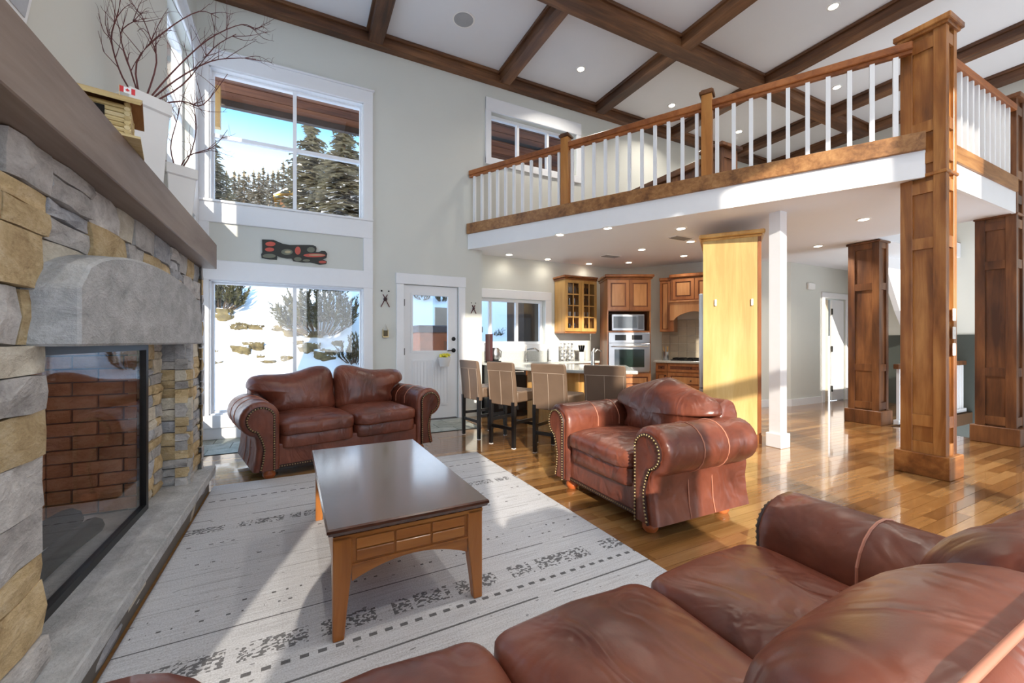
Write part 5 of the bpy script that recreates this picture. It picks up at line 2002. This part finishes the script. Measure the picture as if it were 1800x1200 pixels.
for px, py, wx, hy, where in rock_px:
    p = hit(px, py + hy * 0.3)
    d = (p - CAM).dot(FW)
    a, h = wx / FPX * d * 0.62, hy / FPX * d * 1.05
    m = MB().sell((0, 0, 0), a, a * 0.7, h, 0.8, 0.7, 22, 14)
    for q in m.v:
        k = 1 + 0.28 * mnoise.noise(q * (4.5 / max(a, h)) + Vector((py, px, 3))) + 0.45 * mnoise.noise(q * (1.6 / max(a, h)) + Vector((px, py, 0)))
        q *= k
        if q.z > h * 0.75:
            q.z = h * 0.75 + (q.z - h * 0.75) * 0.3
    m.v = [q + p + Vector((0, a * 0.25, 0)) for q in m.v]
    tag(m.build('boulder', M_rocks, smooth=35), 'snow-capped rock on the slope: ' + where, 'rock', 'rocks on the snowy slope')


def spiky(m, base, tip, r, rng, n=16):
    """needle-clad twig: a stem with many small blades"""
    base, tip = Vector(base), Vector(tip)
    d = tip - base
    L = d.length
    d.normalize()
    a = Vector((0, 0, 1)) if abs(d.z) < 0.9 else Vector((1, 0, 0))
    u = d.cross(a).normalized()
    v = d.cross(u)
    for i in range(n):
        t = (i + rng.random()) / n
        ang = rng.uniform(0, 2 * math.pi)
        s = u * math.cos(ang) + v * math.sin(ang)
        p = base + d * (L * t)
        rr_ = r * (1.15 - t * 0.8)
        w_ = s.cross(d) * rr_ * 0.33
        q = p + s * rr_ + d * rr_ * 1.1
        m.add([p - w_ - d * rr_ * 0.2, p + w_ - d * rr_ * 0.2, q], [(0, 1, 2)])


def pine_shrub(px, py, wpx, hpx, label, seed, nb=60, lean=0.0):
    p = hit(px, py)
    d = (p - CAM).dot(FW)
    W, H = wpx / FPX * d / 2, hpx / FPX * d
    rng = random.Random(seed)
    R = empty('pine_shrub', p)
    tag(R, label, 'shrub')
    m = MB()
    st = MB()
    for i in range(nb):
        ang = rng.uniform(0, 2 * math.pi)
        k = math.sqrt(rng.random())
        b0 = p + Vector((math.cos(ang) * W * k * 0.45, math.sin(ang) * W * k * 0.45, H * 0.05 * rng.random()))
        hh = H * (1.0 - 0.62 * k * k) * rng.uniform(0.75, 1.0)
        t0 = p + Vector((math.cos(ang) * W * k * 1.0 + lean * hh, math.sin(ang) * W * k * 0.7, hh))
        mid = (b0 + t0) / 2 + Vector((math.cos(ang) * W * 0.12, math.sin(ang) * W * 0.12, -H * 0.05))
        st.tube([b0, mid, t0], 0.012, 4, 0.004)
        for s in range(5):
            f = 0.35 + 0.65 * s / 4
            c = b0.lerp(mid, f * 2) if f < 0.5 else mid.lerp(t0, f * 2 - 1)
            dirn = (t0 - b0).normalized()
            side = Vector((rng.uniform(-1, 1), rng.uniform(-1, 1), rng.uniform(0.3, 1))).normalized()
            e_ = c + (dirn * 0.6 + side * 0.7) * H * 0.17
            spiky(m, c, e_, 0.05 * H + 0.012, rng, 15)
        spiky(m, mid, t0 + (t0 - mid) * 0.15, 0.045 * H + 0.012, rng, 22)
    o = m.build('needles', M_needle, R)
    o['kind'] = 'stuff'
    st.build('branch', M_bark, R)
    return R


pine_shrub(562, 590, 150, 96, 'big rounded snowy pine shrub filling the right pane of the lower window', 3, 74)
pine_shrub(388, 548, 80, 82, 'dark pine shrub at the left edge of the lower window', 5, 46, 0.1)
pine_shrub(622, 640, 56, 52, 'small dark pine shrub behind the right end of the loveseat', 7, 26)
pine_shrub(742, 528, 34, 26, 'little pine shrub high in the door glass', 12, 18)
pine_shrub(776, 530, 30, 24, 'second little pine shrub high in the right of the door glass', 13, 18)


def conifer_geo(m, p, H, W, rng, tiers=13, per=9, droop=0.35):
    """whorls of drooping boughs, each bough a ragged fan of short sprays"""
    p = Vector(p)
    for k in range(tiers):
        t = (k + rng.uniform(-0.4, 0.4)) / (tiers - 1)
        t = max(0.0, min(1.0, t))
        rad_ = W * (1 - t) ** 0.8 + 0.05 * W
        for i in range(max(4, int(per * (1 - 0.5 * t)))):
            a = rng.uniform(0, 6.283)
            L = rad_ * rng.uniform(0.55, 1.12)
            z = H * (0.04 + 0.93 * t) + rng.uniform(-0.5, 0.5) * H / tiers
            d = Vector((math.cos(a), math.sin(a), 0))
            s = Vector((-d.y, d.x, 0))
            dr = droop * rng.uniform(0.6, 1.4)
            base = p + Vector((0, 0, z))
            for j in range(5):
                f = (j + 0.6) / 5
                c = base + d * L * f + Vector((0, 0, -L * dr * f * f))
                w_ = L * 0.30 * (1.1 - f) + 0.05 * W
                for sg in (-1, 1):
                    q = c + s * sg * w_ * rng.uniform(0.7, 1.2) + d * w_ * rng.uniform(0.2, 0.9) + Vector((0, 0, -w_ * rng.uniform(0.1, 0.6)))
                    m.add([c - d * w_ * 0.5, c + d * w_ * 0.45 + Vector((0, 0, -w_ * 0.1)), q], [(0, 1, 2)] if sg < 0 else [(0, 2, 1)])
                m.add([c - d * w_ * 0.6 + s * w_ * 0.3, c - d * w_ * 0.6 - s * w_ * 0.3, c + d * w_ + Vector((0, 0, -w_ * rng.uniform(0.2, 0.9)))], [(0, 1, 2)])
    m.add([p + Vector((0.06 * W, 0, H * 0.93)), p + Vector((-0.06 * W, 0, H * 0.93)), p + Vector((0, 0, H * 1.02))], [(0, 1, 2)])
    return m


def conifer(p, H, W, label, seed, mat, group=None, tiers=14, per=10):
    rng = random.Random(seed)
    R = empty('conifer_tree', p)
    tag(R, label, 'tree', group)
    m = MB()
    conifer_geo(m, p, H, W, rng, tiers, per)
    m.build('foliage', mat, R)
    MB().tube([Vector(p), Vector(p) + Vector((0, 0, H * 0.95))], W * 0.07, 7, W * 0.012).build('trunk', M_bark, R)
    return R


def tree_at(px, ytop, dist, W, label, seed, mat, group=None, **kw):
    t = at_d(px, ytop, dist)
    g = gz(t.x, t.y) - 0.2
    return conifer(Vector((t.x, t.y, g)), t.z - g, W, label, seed, mat, group, **kw)


tree_at(548, 200, 17, 2.0, 'tall snowy conifer right of the upper window mullion', 21, M_conif, tiers=34, per=16)
tree_at(605, 190, 15.5, 1.9, 'tall snowy conifer at the right side of the upper window', 22, M_conif, tiers=34, per=16)
tree_at(650, 250, 18, 2.0, 'snowy conifer half hidden by the right jamb of the upper window', 23, M_conif, tiers=30, per=15)
tree_at(576, 275, 21, 1.9, 'shorter snowy conifer between the two tall ones', 24, M_conif, tiers=26, per=15)
tree_at(376, 238, 17, 1.5, 'dark snowy conifer at the left edge of the upper window', 25, M_conif, tiers=30, per=15)
tree_at(398, 300, 20, 1.4, 'lower dark conifer beside the left window jamb', 26, M_conif, tiers=26, per=14)
ORD = 'first second third fourth fifth sixth seventh eighth ninth tenth eleventh twelfth thirteenth fourteenth fifteenth sixteenth'.split()
rng = random.Random(31)
for i, px in enumerate((412, 420, 429, 437, 446, 455, 463, 471, 480, 489, 498, 507, 515, 530, 590, 625)):
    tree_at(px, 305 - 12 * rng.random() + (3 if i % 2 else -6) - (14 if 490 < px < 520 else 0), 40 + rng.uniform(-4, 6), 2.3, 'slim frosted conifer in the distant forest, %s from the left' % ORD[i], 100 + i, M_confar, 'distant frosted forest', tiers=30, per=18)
for i in range(9):
    px = 470 + i * 20 + rng.uniform(-6, 6)
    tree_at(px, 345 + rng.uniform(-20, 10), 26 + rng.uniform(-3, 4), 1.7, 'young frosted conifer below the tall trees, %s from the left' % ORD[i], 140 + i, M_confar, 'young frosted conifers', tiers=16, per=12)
# distant chalet
c = at_d(500, 360, 22)
R = empty('chalet', (c.x, c.y, gz(c.x, c.y)))
tag(R, 'small ochre chalet with a snowy roof among the trees', 'house')
zb = gz(c.x, c.y) - 0.3
hgt = at_d(490, 350, 22).z - zb
M_och = plain('ochre_timber', (196, 148, 52), 0.7)
M_brn = plain('brown_timber', (112, 72, 36), 0.7)
K = 0.62
MB().box(c.x - 0.2, c.x + 0.55, c.y, c.y + 1.4, zb, zb + hgt).build('wall', M_brn, R)
for nm, mt, pts, y0_ in (('roof_edge', M_och, [(-0.8, -0.1), (-0.8, 0.05), (0.3, 0.75), (1.4, 0.05), (1.4, -0.1), (0.3, 0.6)], -0.3),
                         ('roof_snow', M_snow, [(-0.8, 0.05), (0.3, 0.75), (1.4, 0.05), (1.4, 0.2), (0.3, 0.95), (-0.8, 0.2)], -0.25)):
    MB().extr([(a_ * K, hgt + b_ * K) for a_, b_ in pts], lambda a, b, t: (c.x + a, t, zb + b), c.y + y0_, c.y + 1.6).build(nm, mt, R)

# eaves: cedar soffit, gap, fascia beam, lit bracket
R = empty('roof_eave', (2, 7.0, 4.7))
tag(R, 'brown cedar roof eave seen through the upper windows', 'eave')
ze = 4.72
bd = [(6.42, 6.56), (6.57, 6.71), (6.72, 6.83), (6.93, 7.04), (7.05, 7.19), (7.20, 7.34)]
for a, b in bd:
    f = lambda yy: 5.03 - (yy - 6.42) * 0.30
    MB().extr([(a, f(a)), (b, f(b)), (b, f(b) + 0.03), (a, f(a) + 0.03)], lambda u, v, t: (t, u, v), -3.0, 8.0).build('soffit_board', M_cedar, R)
MB().extr([(6.83, 4.925), (6.93, 4.895), (6.93, 4.94), (6.83, 4.97)], lambda u, v, t: (t, u, v), -3.0, 8.0).build('vent_gap', M_black, R)
MB().box(-3.0, 8.0, 7.34, 7.42, 4.66, 4.95).build('fascia', M_cedard, R)
MB().extr([(6.40, 5.2), (7.42, 4.94), (7.42, 5.05), (6.40, 5.35)], lambda u, v, t: (t, u, v), -3.0, 8.0).build('roof_deck', M_cedard, R)
c0 = on_y(383, 160, 6.9)
br = MB().box(c0.x - 0.05, c0.x + 0.03, 6.86, 6.95, on_y(383, 225, 6.9).z, c0.z + 0.06)
tag(br.build('eave_bracket', M_honey), 'sunlit yellow timber bracket under the eave at the left of the upper window', 'bracket')

# hot tub, panel and things seen through the door glass
c = on_y(768, 600, 8.1)
zt0 = gz(c.x, 8.3) - 0.2
ztop = on_y(768, 584, 8.1).z
R = empty('hot_tub', (c.x, 8.6, zt0))
tag(R, 'terracotta hot tub with a dark cover seen through the door glass', 'hot tub')
x0_ = on_y(737, 600, 8.1).x
MB().box(x0_, x0_ + 1.3, 8.1, 9.2, zt0, ztop).build('cabinet', plain('terracotta_cladding', (172, 92, 54), 0.6, var=0.15), R, bevel=0.02)
MB().box(x0_ - 0.04, x0_ + 1.34, 8.05, 9.24, ztop, ztop + 0.14).build('cover', plain('dark_vinyl_cover', (66, 62, 72), 0.5), R, bevel=0.02)
MB().box(x0_ + 0.5, x0_ + 0.95, 7.95, 8.1, zt0, ztop - 0.18).build('step', plain('brown_step', (120, 72, 44), 0.7), R)
a, b = on_y(765, 576, 9.4), on_y(795, 541, 9.4)
tag(MB().box(a.x, b.x + 0.4, 9.4, 9.46, gz(a.x, 9.4) - 0.2, b.z).build('privacy_screen', plain('beige_screen', (190, 180, 168), 0.8)), 'beige screen panel standing behind the hot tub', 'screen')
p = hit(738, 614)
m = MB().sell((p.x, p.y, p.z + 0.05), 0.3, 0.2, 0.16, 0.9, 0.8, 12, 8)
tag(m.build('boulder', M_rocks, smooth=40), 'mossy rock in the snow at the lower left of the door glass', 'rock')
# dark cedar wing outside the kitchen window
a = on_y(921, 600, 7.6)
tag(MB().box(a.x, a.x + 2.2, 7.6, 8.4, -0.3, 2.75).build('cedar_wing', M_cedard), 'dark cedar wall outside the right kitchen window pane', 'outbuilding')
p = hit(872, 590)
m = MB()
rgk = random.Random(77)
for i in range(14):
    spiky(m, p + Vector((rgk.uniform(-0.1, 0.2), 0, 0)), p + Vector((rgk.uniform(-0.15, 0.35), rgk.uniform(-0.1, 0.1), rgk.uniform(0.05, 0.3))), 0.05, rgk, 12)
tag(m.build('buried_shrub', M_needle), 'snow-buried sprig outside the kitchen window', 'shrub')
for i, px in enumerate((856, 882, 900)):
    tree_at(px, 470, 19 + i, 1.6, 'snowy conifer above the kitchen window view, %s' % ('left', 'middle', 'right')[i], 300 + i, M_conif, tiers=20, per=12)
